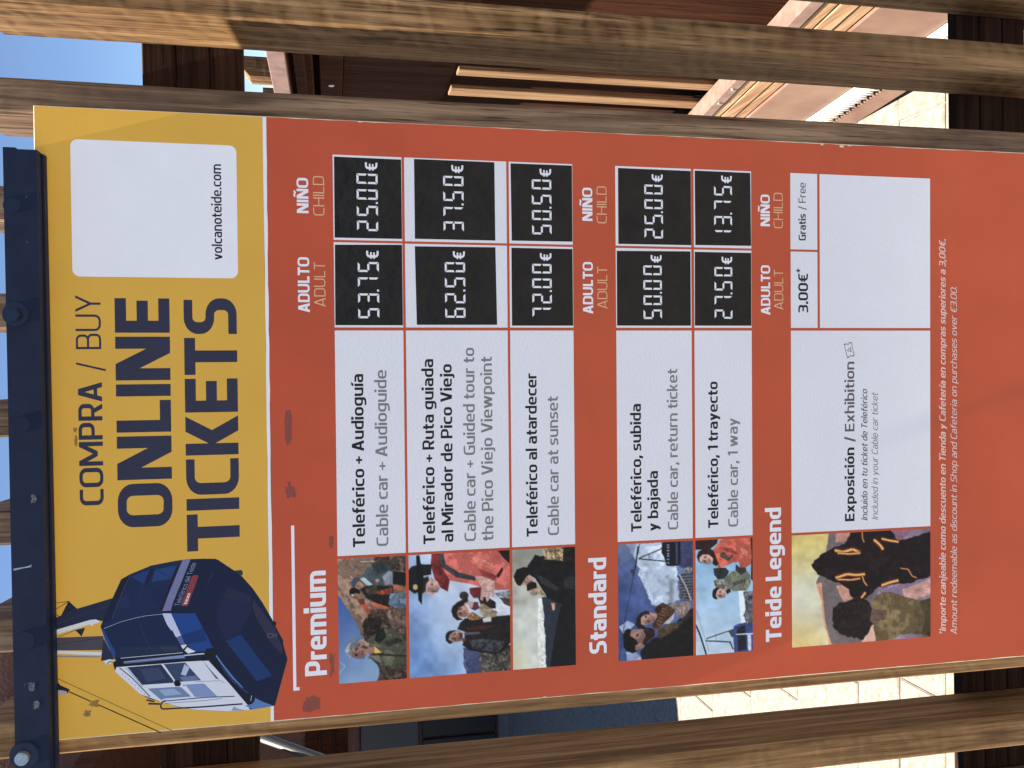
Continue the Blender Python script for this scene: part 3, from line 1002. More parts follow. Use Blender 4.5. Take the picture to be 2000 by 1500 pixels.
    def blur(s, n=1):
        for _ in range(n):
            p = np.pad(s.a, ((1, 1), (1, 1), (0, 0)), mode='edge')
            s.a = (p[1:-1, 1:-1] * 2 + p[:-2, 1:-1] + p[2:, 1:-1] + p[1:-1, :-2] + p[1:-1, 2:]) / 6


WHITE_PT = np.array([0.86, 0.84, 0.90])


def tolin(a):
    v = np.clip(a, 0, 255) / 255.0
    l = np.where(v <= 0.04045, v / 12.92, ((v + 0.055) / 1.055) ** 2.4)
    g = l @ np.array([0.3, 0.6, 0.1])
    l = g[..., None] * 0.16 + l * 0.84
    l = l * np.clip(0.62 + 0.75 * g, 0.6, 1.0)[..., None]          # printed blacks are deep
    return np.clip(l * 0.92 / WHITE_PT, 0, 1)


def print_picture(cv, quad, x0, x1, z0, z1, name='photo_print', res=0.0011):
    """quad: art coordinates of the picture's corners: right-top, right-bottom, left-bottom, left-top as seen on the upright board"""
    H = hom([(x1, z1), (x1, z0), (x0, z0), (x0, z1)], quad)
    nx = max(2, int((x1 - x0) / res)); nz = max(2, int((z1 - z0) / res))
    gx = np.linspace(x0, x1, nx + 1); gz = np.linspace(z0, z1, nz + 1)
    XX, ZZ = np.meshgrid(gx, gz)
    P = np.column_stack([XX.ravel(), ZZ.ravel()])
    A = happ(H, P) * cv.S
    ax = np.clip(A[:, 0], 0, cv.w - 1.01); ay = np.clip(A[:, 1], 0, cv.h - 1.01)
    xi = ax.astype(int); yi = ay.astype(int); fx = (ax - xi)[:, None]; fy = (ay - yi)[:, None]
    a = cv.a
    c = (a[yi, xi] * (1 - fx) + a[yi, xi + 1] * fx) * (1 - fy) + (a[yi + 1, xi] * (1 - fx) + a[yi + 1, xi + 1] * fx) * fy
    V = np.column_stack([P[:, 0], np.full(len(P), E2), P[:, 1]])
    me = bpy.data.meshes.new(name)
    idx = np.arange((nx + 1) * (nz + 1)).reshape(nz + 1, nx + 1)
    F = np.stack([idx[:-1, :-1], idx[:-1, 1:], idx[1:, 1:], idx[1:, :-1]], -1).reshape(-1, 4)
    me.vertices.add(len(V)); me.vertices.foreach_set('co', V.ravel().astype(np.float32))
    me.loops.add(F.size); me.loops.foreach_set('vertex_index', F.ravel().astype(np.int32))
    me.polygons.add(len(F)); me.polygons.foreach_set('loop_start', (np.arange(len(F)) * 4).astype(np.int32))
    me.update(calc_edges=True)
    at = me.color_attributes.new('ink', 'FLOAT_COLOR', 'POINT')
    at.data.foreach_set('color', np.column_stack([tolin(c), np.ones(len(c))]).ravel().astype(np.float32))
    return link(name, me, M['ink'], board)

# --- picture 1: three hikers on rocky slopes
def pic1():
    c = Canvas(1688, 1500, 11)
    c.poly([(80, 190), (735, 190), (735, 1400), (80, 1400)], (62, 104, 182), grad=((140, 172, 215), (100, 600), (520, 1200)), blotch=.05)
    c.poly([(80, 190), (735, 190), (735, 970), (320, 955), (270, 850), (215, 745), (150, 640), (92, 568), (80, 560)], (150, 116, 96), noise=.28, blotch=.15, wob=4)
    c.poly([(92, 480), (200, 600), (300, 760), (350, 830), (390, 780), (260, 560), (130, 400), (92, 380)], (172, 134, 108), noise=.12)
    c.poly([(400, 190), (735, 190), (735, 360), (600, 345), (520, 300), (440, 270)], (112, 88, 76), noise=.75, wob=8)
    c.poly([(325, 820), (400, 700), (560, 690), (735, 660), (735, 1400), (450, 1365), (485, 1290), (450, 1215), (420, 1170), (330, 965)], (92, 70, 58), noise=.95, wob=9)
    c.poly([(560, 690), (735, 670), (735, 900), (620, 900), (560, 800)], (138, 104, 88), noise=.5, wob=8)
    c.poly([(330, 800), (480, 760), (500, 900), (420, 960), (330, 930)], (58, 45, 40), noise=.9, wob=9)
    c.line([(300, 268), (430, 262)], (205, 200, 195), 5)
    # couple
    c.poly([(325, 385), (370, 320), (470, 275), (560, 300), (610, 350), (600, 480), (480, 485), (420, 470), (320, 440)], (84, 100, 106), noise=.35)
    c.poly([(400, 280), (520, 270), (560, 340), (470, 380), (420, 340)], (62, 76, 80), noise=.4)
    c.poly([(300, 420), (340, 410), (410, 470), (400, 495), (350, 470)], (168, 186, 198), noise=.1)
    c.poly([(505, 400), (560, 350), (610, 360), (610, 470), (530, 480)], (150, 156, 170), noise=.2)
    c.poly([(600, 350), (735, 370), (735, 490), (600, 470)], (34, 32, 38), noise=.3)
    c.poly([(218, 470), (230, 425), (265, 405), (300, 415), (300, 445), (262, 470), (250, 510), (228, 500)], (76, 92, 110))
    c.poly([(258, 480), (290, 445), (325, 470), (330, 495), (290, 515), (262, 505)], (198, 146, 128))
    c.poly([(440, 425), (470, 420), (475, 450), (445, 455)], (200, 150, 130))
    c.poly([(300, 520), (345, 490), (420, 480), (600, 490), (610, 640), (560, 690), (440, 640), (360, 600)], (48, 40, 38), noise=.4)
    c.poly([(345, 510), (440, 470), (470, 530), (440, 570), (370, 570)], (84, 72, 58), noise=.4)
    c.poly([(435, 545), (590, 500), (595, 560), (480, 570)], (176, 66, 44), noise=.3)
    c.poly([(600, 485), (640, 480), (718, 520), (735, 530), (610, 520)], (214, 100, 60), noise=.3)
    c.poly([(300, 665), (330, 640), (360, 660), (395, 735), (370, 752)], (206, 84, 44), noise=.2)
    c.poly([(395, 635), (430, 640), (562, 680), (555, 700), (470, 690), (400, 660)], (222, 98, 48), noise=.2)
    c.poly([(575, 560), (735, 545), (735, 690), (640, 695), (560, 660)], (118, 142, 168), noise=.4)
    c.poly([(198, 540), (215, 505), (255, 505), (300, 530), (300, 560), (250, 560), (240, 590), (210, 580)], (36, 26, 26), noise=.3)
    c.poly([(222, 570), (255, 555), (300, 560), (305, 590), (260, 605), (232, 600)], (172, 118, 100))
    c.ell(228, 572, 12, 9, (215, 205, 200))
    c.poly([(270, 610), (330, 600), (350, 650), (300, 660)], (120, 55, 40), noise=.3)
    # woman in the foreground
    c.poly([(350, 1010), (400, 960), (470, 900), (520, 885), (600, 880), (660, 930), (735, 1000), (735, 1235), (600, 1250), (500, 1210), (420, 1160), (370, 1155), (390, 1110), (440, 1080), (430, 1040)], (98, 97, 76), noise=.3, blotch=.2)
    c.poly([(450, 905), (520, 880), (540, 960), (480, 1010), (430, 990)], (40, 42, 36), noise=.4)
    c.poly([(500, 1000), (640, 960), (700, 990), (560, 1040)], (62, 62, 50), noise=.4)
    c.poly([(425, 1090), (540, 1110), (735, 1120), (735, 1140), (520, 1130), (400, 1125)], (58, 56, 44), noise=.3)
    c.poly([(400, 1130), (470, 1120), (500, 1200), (430, 1165)], (130, 128, 104), noise=.2)
    c.poly([(430, 1040), (500, 1098), (432, 1108)], (236, 178, 48))
    c.poly([(205, 1100), (235, 1045), (285, 1020), (350, 1030), (400, 1050), (430, 1045), (430, 1100), (370, 1110), (330, 1140), (270, 1148), (220, 1140)], (168, 122, 104), noise=.1)
    c.poly([(240, 1040), (300, 1010), (380, 1050), (360, 1070), (290, 1050), (250, 1070)], (110, 74, 62))
    c.poly([(155, 1080), (170, 1025), (210, 985), (270, 960), (330, 960), (320, 985), (285, 990), (270, 1020), (225, 1060), (208, 1105), (232, 1150), (190, 1135), (165, 1105)], (112, 124, 142), noise=.18)
    c.poly([(158, 1075), (180, 1030), (215, 1000), (205, 1050), (190, 1110), (222, 1148), (188, 1134), (165, 1105)], (160, 164, 176), noise=.15)
    c.poly([(290, 985), (320, 975), (390, 1020), (375, 1045), (330, 1030), (305, 1045), (298, 1010)], (196, 146, 132))
    c.line([(300, 1000), (345, 1015)], (120, 84, 72), 5); c.line([(302, 1020), (340, 1030)], (120, 84, 72), 5)
    for x, y in ((262, 1080), (262, 1122)): c.ell(x, y, 7, 12, (48, 32, 30))
    c.line([(318, 1085), (316, 1118)], (120, 60, 58), 7); c.line([(288, 1100), (296, 1104)], (110, 74, 64), 6)
    c.line([(112, 1185), (160, 1225), (105, 1295)], (200, 214, 232), 4)
    c.feat(284, 1092, 150, 0.12)
    c.feat(292, 480, 62, 0.4)
    c.feat(262, 584, 60, 0.2)
    c.blur(2)
    return c
print_picture(pic1(), [(92, 240), (715, 210), (730, 1335), (103, 1388)], *PX, 1.5050, 1.5968)


def remap(quad):
    """upright board corners order right-top, right-bottom, left-bottom, left-top"""
    return quad


# --- picture 2: a guide in a red jacket talking with two visitors
def pic2():
    c = Canvas(1688, 1500, 23)
    c.poly([(730, 150), (1688, 150), (1688, 1400), (730, 1400)], (112, 154, 218), grad=((196, 208, 234), (760, 1000), (1250, 700)), blotch=.12)
    for k in range(8): c.ell(1110, 840, 40 + k * 22, 90 + k * 40, (184, 202, 232), alpha=.10)
    c.poly([(1245, 1060), (1420, 1060), (1420, 1400), (1275, 1400), (1275, 1290), (1250, 1230)], (84, 90, 138), noise=.35, wob=5)
    c.poly([(1400, 1070), (1688, 1040), (1688, 1400), (1400, 1400)], (98, 92, 82), noise=1.0, wob=6)
    # man
    c.poly([(1190, 890), (1215, 830), (1260, 790), (1450, 780), (1688, 760), (1688, 1010), (1600, 1110), (1540, 1125), (1300, 1085), (1235, 1035), (1250, 1000), (1262, 915)], (44, 37, 40), noise=.4)
    c.poly([(1260, 880), (1420, 850), (1560, 860), (1440, 890), (1290, 900)], (88, 38, 40), noise=.2)
    c.poly([(1250, 920), (1400, 915), (1390, 935), (1255, 945)], (104, 98, 112))
    c.poly([(1290, 990), (1440, 980), (1640, 1010), (1560, 1110), (1330, 1070)], (70, 70, 80), noise=.6)
    c.poly([(1228, 985), (1262, 960), (1268, 990), (1240, 1010)], (150, 56, 50))
    c.poly([(1112, 935), (1150, 905), (1200, 900), (1240, 925), (1240, 960), (1220, 1000), (1170, 1010), (1120, 990)], (172, 124, 108), noise=.1)
    c.poly([(1195, 925), (1240, 925), (1240, 975), (1200, 985), (1210, 950)], (98, 66, 60))
    c.poly([(1080, 955), (1090, 925), (1115, 905), (1185, 898), (1150, 918), (1118, 945), (1112, 985), (1155, 1012), (1120, 1026), (1085, 995)], (38, 38, 42), noise=.3)
    for x, y in ((1150, 940), (1152, 972)): c.ell(x, y, 5, 8, (50, 32, 30))
    c.line([(1195, 945), (1194, 970)], (110, 50, 48), 5)
    # woman and child
    c.poly([(1380, 600), (1460, 590), (1540, 640), (1545, 700), (1480, 700), (1400, 660)], (58, 40, 40), noise=.4)
    c.poly([(1385, 680), (1420, 650), (1500, 700), (1560, 730), (1545, 780), (1450, 790), (1400, 740)], (166, 142, 118), noise=.3)
    c.poly([(1300, 640), (1380, 640), (1390, 700), (1350, 720), (1310, 700)], (128, 62, 70), noise=.3)
    c.poly([(1270, 760), (1330, 730), (1420, 790), (1380, 805), (1300, 805)], (188, 132, 70), noise=.5)
    c.poly([(1420, 790), (1500, 780), (1500, 820), (1430, 828)], (208, 204, 214))
    c.poly([(1560, 660), (1600, 650), (1655, 700), (1650, 722), (1560, 730), (1540, 700)], (204, 204, 216), noise=.1)
    c.poly([(1530, 560), (1688, 530), (1688, 650), (1590, 620)], (160, 158, 168), noise=.7)
    c.poly([(1580, 600), (1688, 620), (1688, 690), (1620, 660)], (100, 70, 60), noise=.4)
    c.poly([(1165, 700), (1200, 670), (1260, 660), (1290, 700), (1300, 760), (1260, 785), (1200, 780)], (184, 134, 120), noise=.1)
    c.poly([(1133, 720), (1145, 680), (1190, 640), (1285, 592), (1290, 640), (1230, 680), (1200, 710), (1185, 740), (1200, 780), (1245, 800), (1190, 810), (1150, 775)], (50, 34, 34), noise=.25)
    for x, y in ((1212, 712), (1214, 750)): c.ell(x, y, 5, 8, (52, 34, 32))
    c.line([(1252, 720), (1252, 745)], (150, 60, 60), 6)
    c.ell(1250, 580, 42, 38, (70, 62, 58), noise=.5)
    # guide
    c.poly([(1300, 510), (1420, 500), (1500, 520), (1420, 600), (1340, 605), (1305, 560)], (140, 34, 40), noise=.3)
    c.poly([(955, 170), (1560, 160), (1688, 150), (1688, 530), (1540, 530), (1400, 500), (1290, 470), (1120, 440), (1105, 540), (1040, 512), (980, 425), (950, 300)], (206, 92, 80), noise=.12, blotch=.15)
    c.poly([(955, 170), (1025, 170), (1062, 340), (1118, 440), (1100, 542), (1038, 508), (980, 420), (945, 295)], (148, 40, 42), noise=.35)
    c.poly([(1300, 220), (1440, 250), (1560, 300), (1500, 330), (1380, 290)], (226, 118, 100), noise=.2)
    c.poly([(1380, 330), (1560, 400), (1540, 440), (1420, 400)], (172, 58, 56), noise=.3)
    c.poly([(1550, 150), (1688, 150), (1688, 300), (1620, 240)], (40, 24, 28), noise=.3)
    c.poly([(1545, 400), (1600, 320), (1620, 330), (1570, 420)], (60, 24, 28))
    c.poly([(1600, 260), (1688, 330), (1688, 520), (1620, 420)], (214, 98, 88), noise=.15)
    c.poly([(1015, 190), (1062, 190), (1082, 290), (1200, 365), (1362, 408), (1352, 444), (1180, 412), (1052, 322), (1020, 250)], (72, 72, 78), noise=.25)
    c.poly([(1345, 400), (1420, 405), (1530, 445), (1532, 590), (1510, 600), (1500, 540), (1480, 620), (1460, 642), (1440, 560), (1420, 630), (1400, 620), (1410, 500)], (202, 152, 142), noise=.15)
    c.poly([(1245, 655), (1300, 630), (1340, 640), (1330, 690), (1300, 700), (1290, 665)], (206, 160, 150))
    c.poly([(905, 440), (950, 410), (1010, 450), (1035, 512), (1000, 552), (960, 575), (900, 560), (870, 520)], (196, 152, 146), noise=.15)
    c.poly([(868, 420), (925, 400), (930, 440), (905, 470), (900, 540), (872, 560)], (62, 40, 38), noise=.3)
    c.line([(955, 540), (1000, 535)], (110, 60, 62), 8)
    c.poly([(742, 345), (770, 312), (850, 290), (952, 292), (950, 385), (862, 402), (842, 540), (800, 562), (742, 520)], (32, 34, 38), noise=.2)
    c.poly([(812, 212), (842, 205), (858, 300), (882, 420), (868, 600), (866, 662), (835, 622), (824, 500), (816, 300)], (26, 27, 30))
    c.ell(806, 500, 22, 26, (218, 166, 96))
    c.feat(1180, 955, 112, 0.0)
    c.feat(1232, 725, 112, 0.1)
    c.feat(968, 500, 120, 0.1, 1)
    c.blur(2)
    return c
print_picture(pic2(), [(742, 207), (1668, 160), (1678, 1270), (757, 1333)], *PX, 1.3590, 1.5010)


# --- picture 3: couple looking over a sea of clouds at dusk
def pic3():
    c = Canvas(1300, 1500, 31)
    c.poly([(90, 120), (740, 120), (740, 1360), (90, 1360)], (168, 164, 150), grad=((214, 214, 206), (130, 300), (330, 1000)), blotch=.12)
    for k in range(8): c.ell(100, 1340, 60 + k * 22, 110 + k * 36, (210, 196, 146), alpha=.11)
    c.poly([(360, 640), (410, 640), (430, 800), (440, 1360), (370, 1360), (350, 1000)], (226, 224, 214), noise=.2, wob=4)
    c.poly([(395, 630), (415, 800), (412, 900), (430, 1010), (428, 1150), (445, 1360), (740, 1360), (740, 600)], (50, 57, 72), noise=.15, wob=4)
    c.poly([(560, 780), (540, 900), (505, 1100), (495, 1200), (465, 1360), (740, 1360), (740, 620), (600, 680)], (30, 31, 38), noise=.25)
    c.poly([(405, 130), (640, 130), (640, 285), (520, 275), (420, 270)], (178, 148, 104), noise=.8)
    c.poly([(600, 120), (740, 120), (740, 320), (600, 285)], (44, 38, 34), noise=.5)
    c.poly([(180, 160), (400, 150), (410, 260), (300, 240), (220, 210)], (150, 148, 140), alpha=.5)
    c.poly([(252, 330), (290, 280), (330, 218), (380, 235), (415, 228), (425, 265), (620, 280), (740, 300), (740, 720), (600, 700), (560, 690), (500, 660), (450, 640), (420, 590), (330, 450), (270, 410)], (31, 31, 35), noise=.35)
    c.poly([(330, 400), (400, 430), (560, 540), (540, 580), (400, 500)], (56, 57, 64), noise=.3)
    c.poly([(600, 440), (740, 430), (740, 560), (620, 540)], (50, 50, 55), noise=.3)
    c.poly([(190, 490), (230, 440), (300, 430), (325, 470), (270, 495), (240, 515), (200, 512)], (196, 146, 128), noise=.12)
    c.poly([(120, 430), (150, 362), (210, 340), (270, 342), (295, 400), (255, 425), (215, 480), (188, 522), (160, 515), (135, 480)], (38, 28, 28), noise=.4)
    c.poly([(245, 510), (290, 478), (340, 490), (350, 540), (300, 560), (252, 572)], (42, 34, 30), noise=.3)
    c.poly([(265, 570), (320, 550), (360, 575), (370, 600), (310, 604)], (202, 160, 140))
    c.poly([(345, 520), (380, 540), (415, 600), (442, 636), (400, 620), (350, 580)], (176, 146, 100), noise=.5)
    c.poly([(485, 690), (525, 688), (520, 755), (500, 762)], (206, 150, 108), noise=.2)
    c.feat(262, 468, 90, 0.2, 1)
    c.feat(318, 580, 80, 0.0, 1)
    c.blur(2)
    return c
print_picture(pic3(), [(105, 172), (715, 142), (727, 1292), (115, 1340)], *PX, 1.2632, 1.3552)


# --- picture 4: couple looking up at a passing cabin
def pic4():
    c = Canvas(1611, 1500, 43)
    c.poly([(80, 140), (925, 140), (925, 1470), (80, 1470)], (72, 98, 168), grad=((120, 138, 188), (150, 900), (800, 300)), blotch=.18)
    c.poly([(180, 180), (560, 165), (740, 420), (760, 800), (560, 860), (500, 870), (430, 740), (400, 600), (320, 430)], (184, 196, 222), noise=.12, blotch=.3, wob=10)
    c.poly([(330, 440), (420, 640), (500, 840), (470, 860), (400, 690), (320, 520)], (208, 214, 232), noise=.2, wob=8, alpha=.8)
    c.poly([(90, 180), (300, 170), (260, 330), (120, 420)], (110, 124, 160), noise=.15, alpha=.6)
    c.poly([(110, 1080), (210, 1010), (280, 1060), (230, 1110), (150, 1160)], (184, 196, 222), noise=.2, wob=6, alpha=.8)
    c.poly([(180, 1360), (300, 1350), (360, 1440), (200, 1460)], (170, 184, 214), noise=.2, wob=6, alpha=.8)
    c.poly([(752, 140), (925, 140), (925, 520), (850, 470), (760, 430)], (72, 78, 126), noise=.25)
    c.ell(862, 470, 42, 38, (138, 140, 140), noise=.7)
    c.poly([(760, 510), (905, 500), (925, 800), (775, 800)], (84, 86, 100), noise=.5)
    for k in range(9): c.line([(768, 540 + k * 30), (900, 530 + k * 33)], (160, 162, 175), 5)
    c.line([(760, 512), (830, 640), (892, 800)], (182, 170, 170), 16)
    c.line([(740, 530), (770, 560)], (40, 44, 50), 16)
    c.line([(336, 170), (268, 520), (180, 960), (108, 1450)], (30, 36, 66), 5)
    c.line([(262, 560), (220, 900), (150, 1200)], (60, 80, 140), 3)
    c.line([(316, 205), (292, 400), (262, 528)], (44, 48, 56), 17)
    c.poly([(232, 458), (282, 462), (278, 500), (236, 498)], (66, 70, 76))
    c.line([(322, 338), (560, 240), (596, 190)], (62, 70, 82), 13)
    c.line([(322, 344), (450, 356), (604, 372)], (56, 62, 74), 13)
    c.line([(436, 300), (436, 352)], (60, 66, 78), 5)
    c.poly([(575, 170), (600, 160), (772, 152), (778, 300), (772, 410), (700, 428), (622, 420), (600, 330), (570, 280)], (24, 28, 52), noise=.2)
    c.poly([(715, 165), (752, 160), (756, 400), (722, 405)], (52, 58, 84), noise=.3)
    for y in (190, 215, 250, 285, 310, 345, 385): c.poly([(625, y), (655, y - 4), (652, y + 14), (628, y + 12)], (150, 162, 186))
    c.line([(735, 170), (738, 400)], (120, 130, 150), 5)
    # man
    c.poly([(340, 1350), (400, 1280), (470, 1210), (560, 1180), (700, 1060), (800, 960), (880, 890), (925, 885), (925, 1460), (360, 1460)], (32, 31, 35), noise=.3)
    c.poly([(520, 1180), (760, 1020), (880, 920), (900, 960), (700, 1120), (560, 1230)], (56, 58, 64), noise=.35)
    c.poly([(225, 1130), (280, 1105), (335, 1110), (370, 1098), (378, 1120), (362, 1150), (440, 1130), (444, 1180), (400, 1250), (370, 1310), (300, 1330), (280, 1280), (285, 1215), (225, 1190)], (160, 116, 104), noise=.1)
    c.poly([(370, 1110), (440, 1120), (500, 1110), (500, 1180), (420, 1240), (400, 1290), (360, 1260), (400, 1180)], (50, 36, 34), noise=.3)
    c.poly([(155, 1250), (158, 1160), (180, 1112), (215, 1100), (242, 1115), (228, 1180), (290, 1215), (322, 1262), (282, 1290), (330, 1335), (260, 1370), (190, 1340), (160, 1300)], (26, 21, 22), noise=.25)
    c.ell(306, 1316, 22, 26, (160, 112, 100))
    c.ell(314, 1165, 8, 14, (40, 26, 26))
    # woman
    c.poly([(520, 1100), (600, 1060), (735, 1030), (755, 1090), (620, 1180), (520, 1200)], (98, 78, 60), noise=.3)
    c.poly([(590, 1045), (640, 990), (712, 930), (700, 1000), (650, 1052)], (176, 176, 178), noise=.1)
    c.poly([(495, 870), (580, 820), (650, 850), (720, 880), (700, 945), (600, 1040), (520, 1105), (480, 1100), (470, 1060), (520, 980)], (98, 62, 44), noise=.35)
    for k in range(6): c.line([(575 - k * 12, 880 + k * 34), (630 - k * 14, 900 + k * 32)], (196, 150, 70), 5)
    c.poly([(640, 850), (700, 820), (760, 830), (840, 800), (890, 830), (880, 890), (830, 960), (790, 992), (735, 965), (720, 900)], (160, 136, 128), noise=.3)
    c.poly([(330, 975), (390, 930), (440, 925), (520, 940), (524, 975), (470, 1040), (400, 1065), (350, 1055)], (186, 138, 124), noise=.1)
    c.poly([(288, 1060), (300, 985), (340, 935), (400, 908), (438, 920), (440, 950), (380, 955), (345, 990), (350, 1055), (400, 1090), (480, 1100), (470, 1130), (400, 1110), (320, 1100)], (46, 32, 34), noise=.25)
    c.poly([(495, 900), (530, 850), (580, 860), (560, 920), (520, 935)], (64, 40, 38), noise=.3)
    c.ell(392, 965, 7, 10, (40, 26, 26)); c.ell(430, 940, 7, 9, (40, 26, 26))
    c.line([(470, 965), (490, 985)], (190, 160, 160), 10)
    c.feat(330, 1190, 150, -0.5, 1)
    c.feat(425, 990, 140, -0.5)
    c.blur(2)
    return c
print_picture(pic4(), [(92, 185), (908, 148), (912, 1390), (105, 1455)], *PX, 1.0832, 1.1990)


# --- picture 5: two people in bright winter jackets, cabin behind
def pic5():
    c = Canvas(1611, 1500, 57)
    c.poly([(920, 90), (1570, 90), (1570, 1410), (920, 1410)], (140, 190, 232), grad=((196, 212, 234), (1150, 300), (1000, 1400)), blotch=.1)
    c.poly([(920, 90), (1190, 90), (1170, 180), (1100, 235), (1010, 245), (920, 250)], (58, 38, 36), noise=.2)
    c.poly([(1400, 690), (1490, 670), (1490, 1060), (1430, 1030)], (218, 226, 236), noise=.1, wob=5)
    c.poly([(1455, 700), (1570, 690), (1570, 1060), (1490, 1060), (1470, 960), (1480, 860)], (112, 112, 124), noise=.6, wob=6)
    c.line([(1455, 970), (1500, 870)], (60, 62, 72), 8)
    c.line([(942, 900), (1080, 1350)], (120, 130, 150), 4)
    c.line([(936, 1060), (985, 1170), (1050, 1385)], (62, 66, 74), 17)
    for k in range(8): c.ell(950 + k * 13, 1090 + k * 36, 9, 9, (40, 42, 48))
    c.line([(1050, 1212), (1200, 1160), (1350, 1110)], (66, 74, 92), 12)
    c.line([(1040, 1235), (1180, 1240), (1320, 1250)], (60, 66, 80), 14)
    c.line([(1310, 1246), (1345, 1330)], (60, 66, 80), 14)
    c.poly([(1290, 1130), (1350, 1105), (1355, 1190), (1330, 1200)], (80, 86, 100))
    c.line([(1150, 1160), (1160, 1240)], (80, 86, 100), 4)
    c.poly([(1350, 1075), (1400, 1050), (1480, 1035), (1570, 1050), (1570, 1400), (1360, 1400), (1345, 1200)], (60, 84, 158), noise=.2)
    c.poly([(1385, 1085), (1475, 1065), (1490, 1330), (1395, 1350)], (46, 48, 58), noise=.5)
    c.poly([(1375, 1160), (1570, 1150), (1570, 1166), (1378, 1172)], (205, 212, 228))
    c.poly([(1500, 1170), (1540, 1170), (1545, 1340), (1510, 1345)], (196, 206, 226), noise=.2)
    c.poly([(1480, 960), (1570, 930), (1570, 1050), (1500, 1060)], (130, 128, 134), noise=.5)
    # man in green
    c.poly([(1128, 450), (1180, 440), (1260, 440), (1300, 480), (1260, 560), (1180, 570), (1140, 520)], (58, 58, 64), noise=.35)
    c.poly([(1240, 600), (1255, 545), (1330, 480), (1420, 470), (1500, 480), (1530, 520), (1535, 620), (1490, 690), (1420, 690), (1340, 695), (1310, 660)], (138, 140, 116), noise=.3, blotch=.2)
    c.poly([(1330, 600), (1480, 560), (1490, 590), (1350, 640)], (96, 98, 80), noise=.3)
    c.poly([(1128, 590), (1150, 570), (1200, 575), (1290, 640), (1320, 690), (1260, 680), (1150, 650)], (168, 154, 138), noise=.6)
    c.poly([(1150, 700), (1195, 670), (1270, 678), (1276, 722), (1232, 772), (1165, 778)], (204, 156, 140), noise=.1)
    c.poly([(1115, 720), (1125, 680), (1160, 655), (1205, 655), (1170, 690), (1155, 740), (1175, 782), (1140, 780), (1118, 755)], (42, 33, 33), noise=.25)
    c.ell(1198, 705, 6, 9, (60, 38, 34)); c.ell(1205, 742, 6, 8, (60, 38, 34)); c.line([(1240, 715), (1236, 740)], (210, 200, 200), 6)
    c.poly([(1260, 690), (1310, 660), (1320, 700), (1280, 730)], (50, 48, 46))
    # woman in orange
    c.poly([(1115, 260), (1150, 220), (1200, 150), (1280, 110), (1570, 90), (1570, 380), (1480, 440), (1415, 440), (1410, 380), (1340, 385), (1270, 420), (1190, 442), (1150, 400)], (210, 86, 64), noise=.14, blotch=.22)
    c.poly([(1200, 220), (1330, 230), (1400, 300), (1300, 280)], (168, 58, 48), noise=.25)
    c.poly([(1420, 220), (1500, 260), (1500, 320), (1440, 290)], (232, 120, 92), noise=.15)
    c.poly([(1200, 290), (1240, 270), (1300, 330), (1330, 300), (1340, 315), (1290, 370), (1240, 340), (1210, 330)], (96, 88, 84), noise=.4)
    c.poly([(1530, 90), (1570, 90), (1570, 600), (1535, 560), (1545, 300)], (56, 34, 36), noise=.2)
    c.poly([(1410, 435), (1480, 440), (1490, 480), (1430, 520), (1370, 470), (1370, 400)], (70, 66, 72), noise=.4)
    c.poly([(950, 320), (970, 265), (1020, 240), (1085, 228), (1135, 262), (1185, 400), (1160, 425), (1120, 400), (1118, 360), (1060, 330), (1000, 395), (965, 370)], (58, 36, 34), noise=.25)
    c.poly([(980, 330), (1010, 302), (1080, 300), (1128, 340), (1118, 382), (1060, 398), (1010, 392), (980, 370)], (212, 162, 148), noise=.1)
    c.ell(1032, 330, 6, 8, (60, 38, 34)); c.ell(1030, 365, 6, 8, (60, 38, 34)); c.line([(1080, 340), (1078, 370)], (200, 90, 86), 8)
    c.feat(1055, 350, 122, 0.1)
    c.feat(1216, 722, 104, 0.1)
    c.blur(2)
    return c
print_picture(pic5(), [(935, 148), (1552, 115), (1560, 1345), (938, 1390)], *PX, 0.9880, 1.0790)


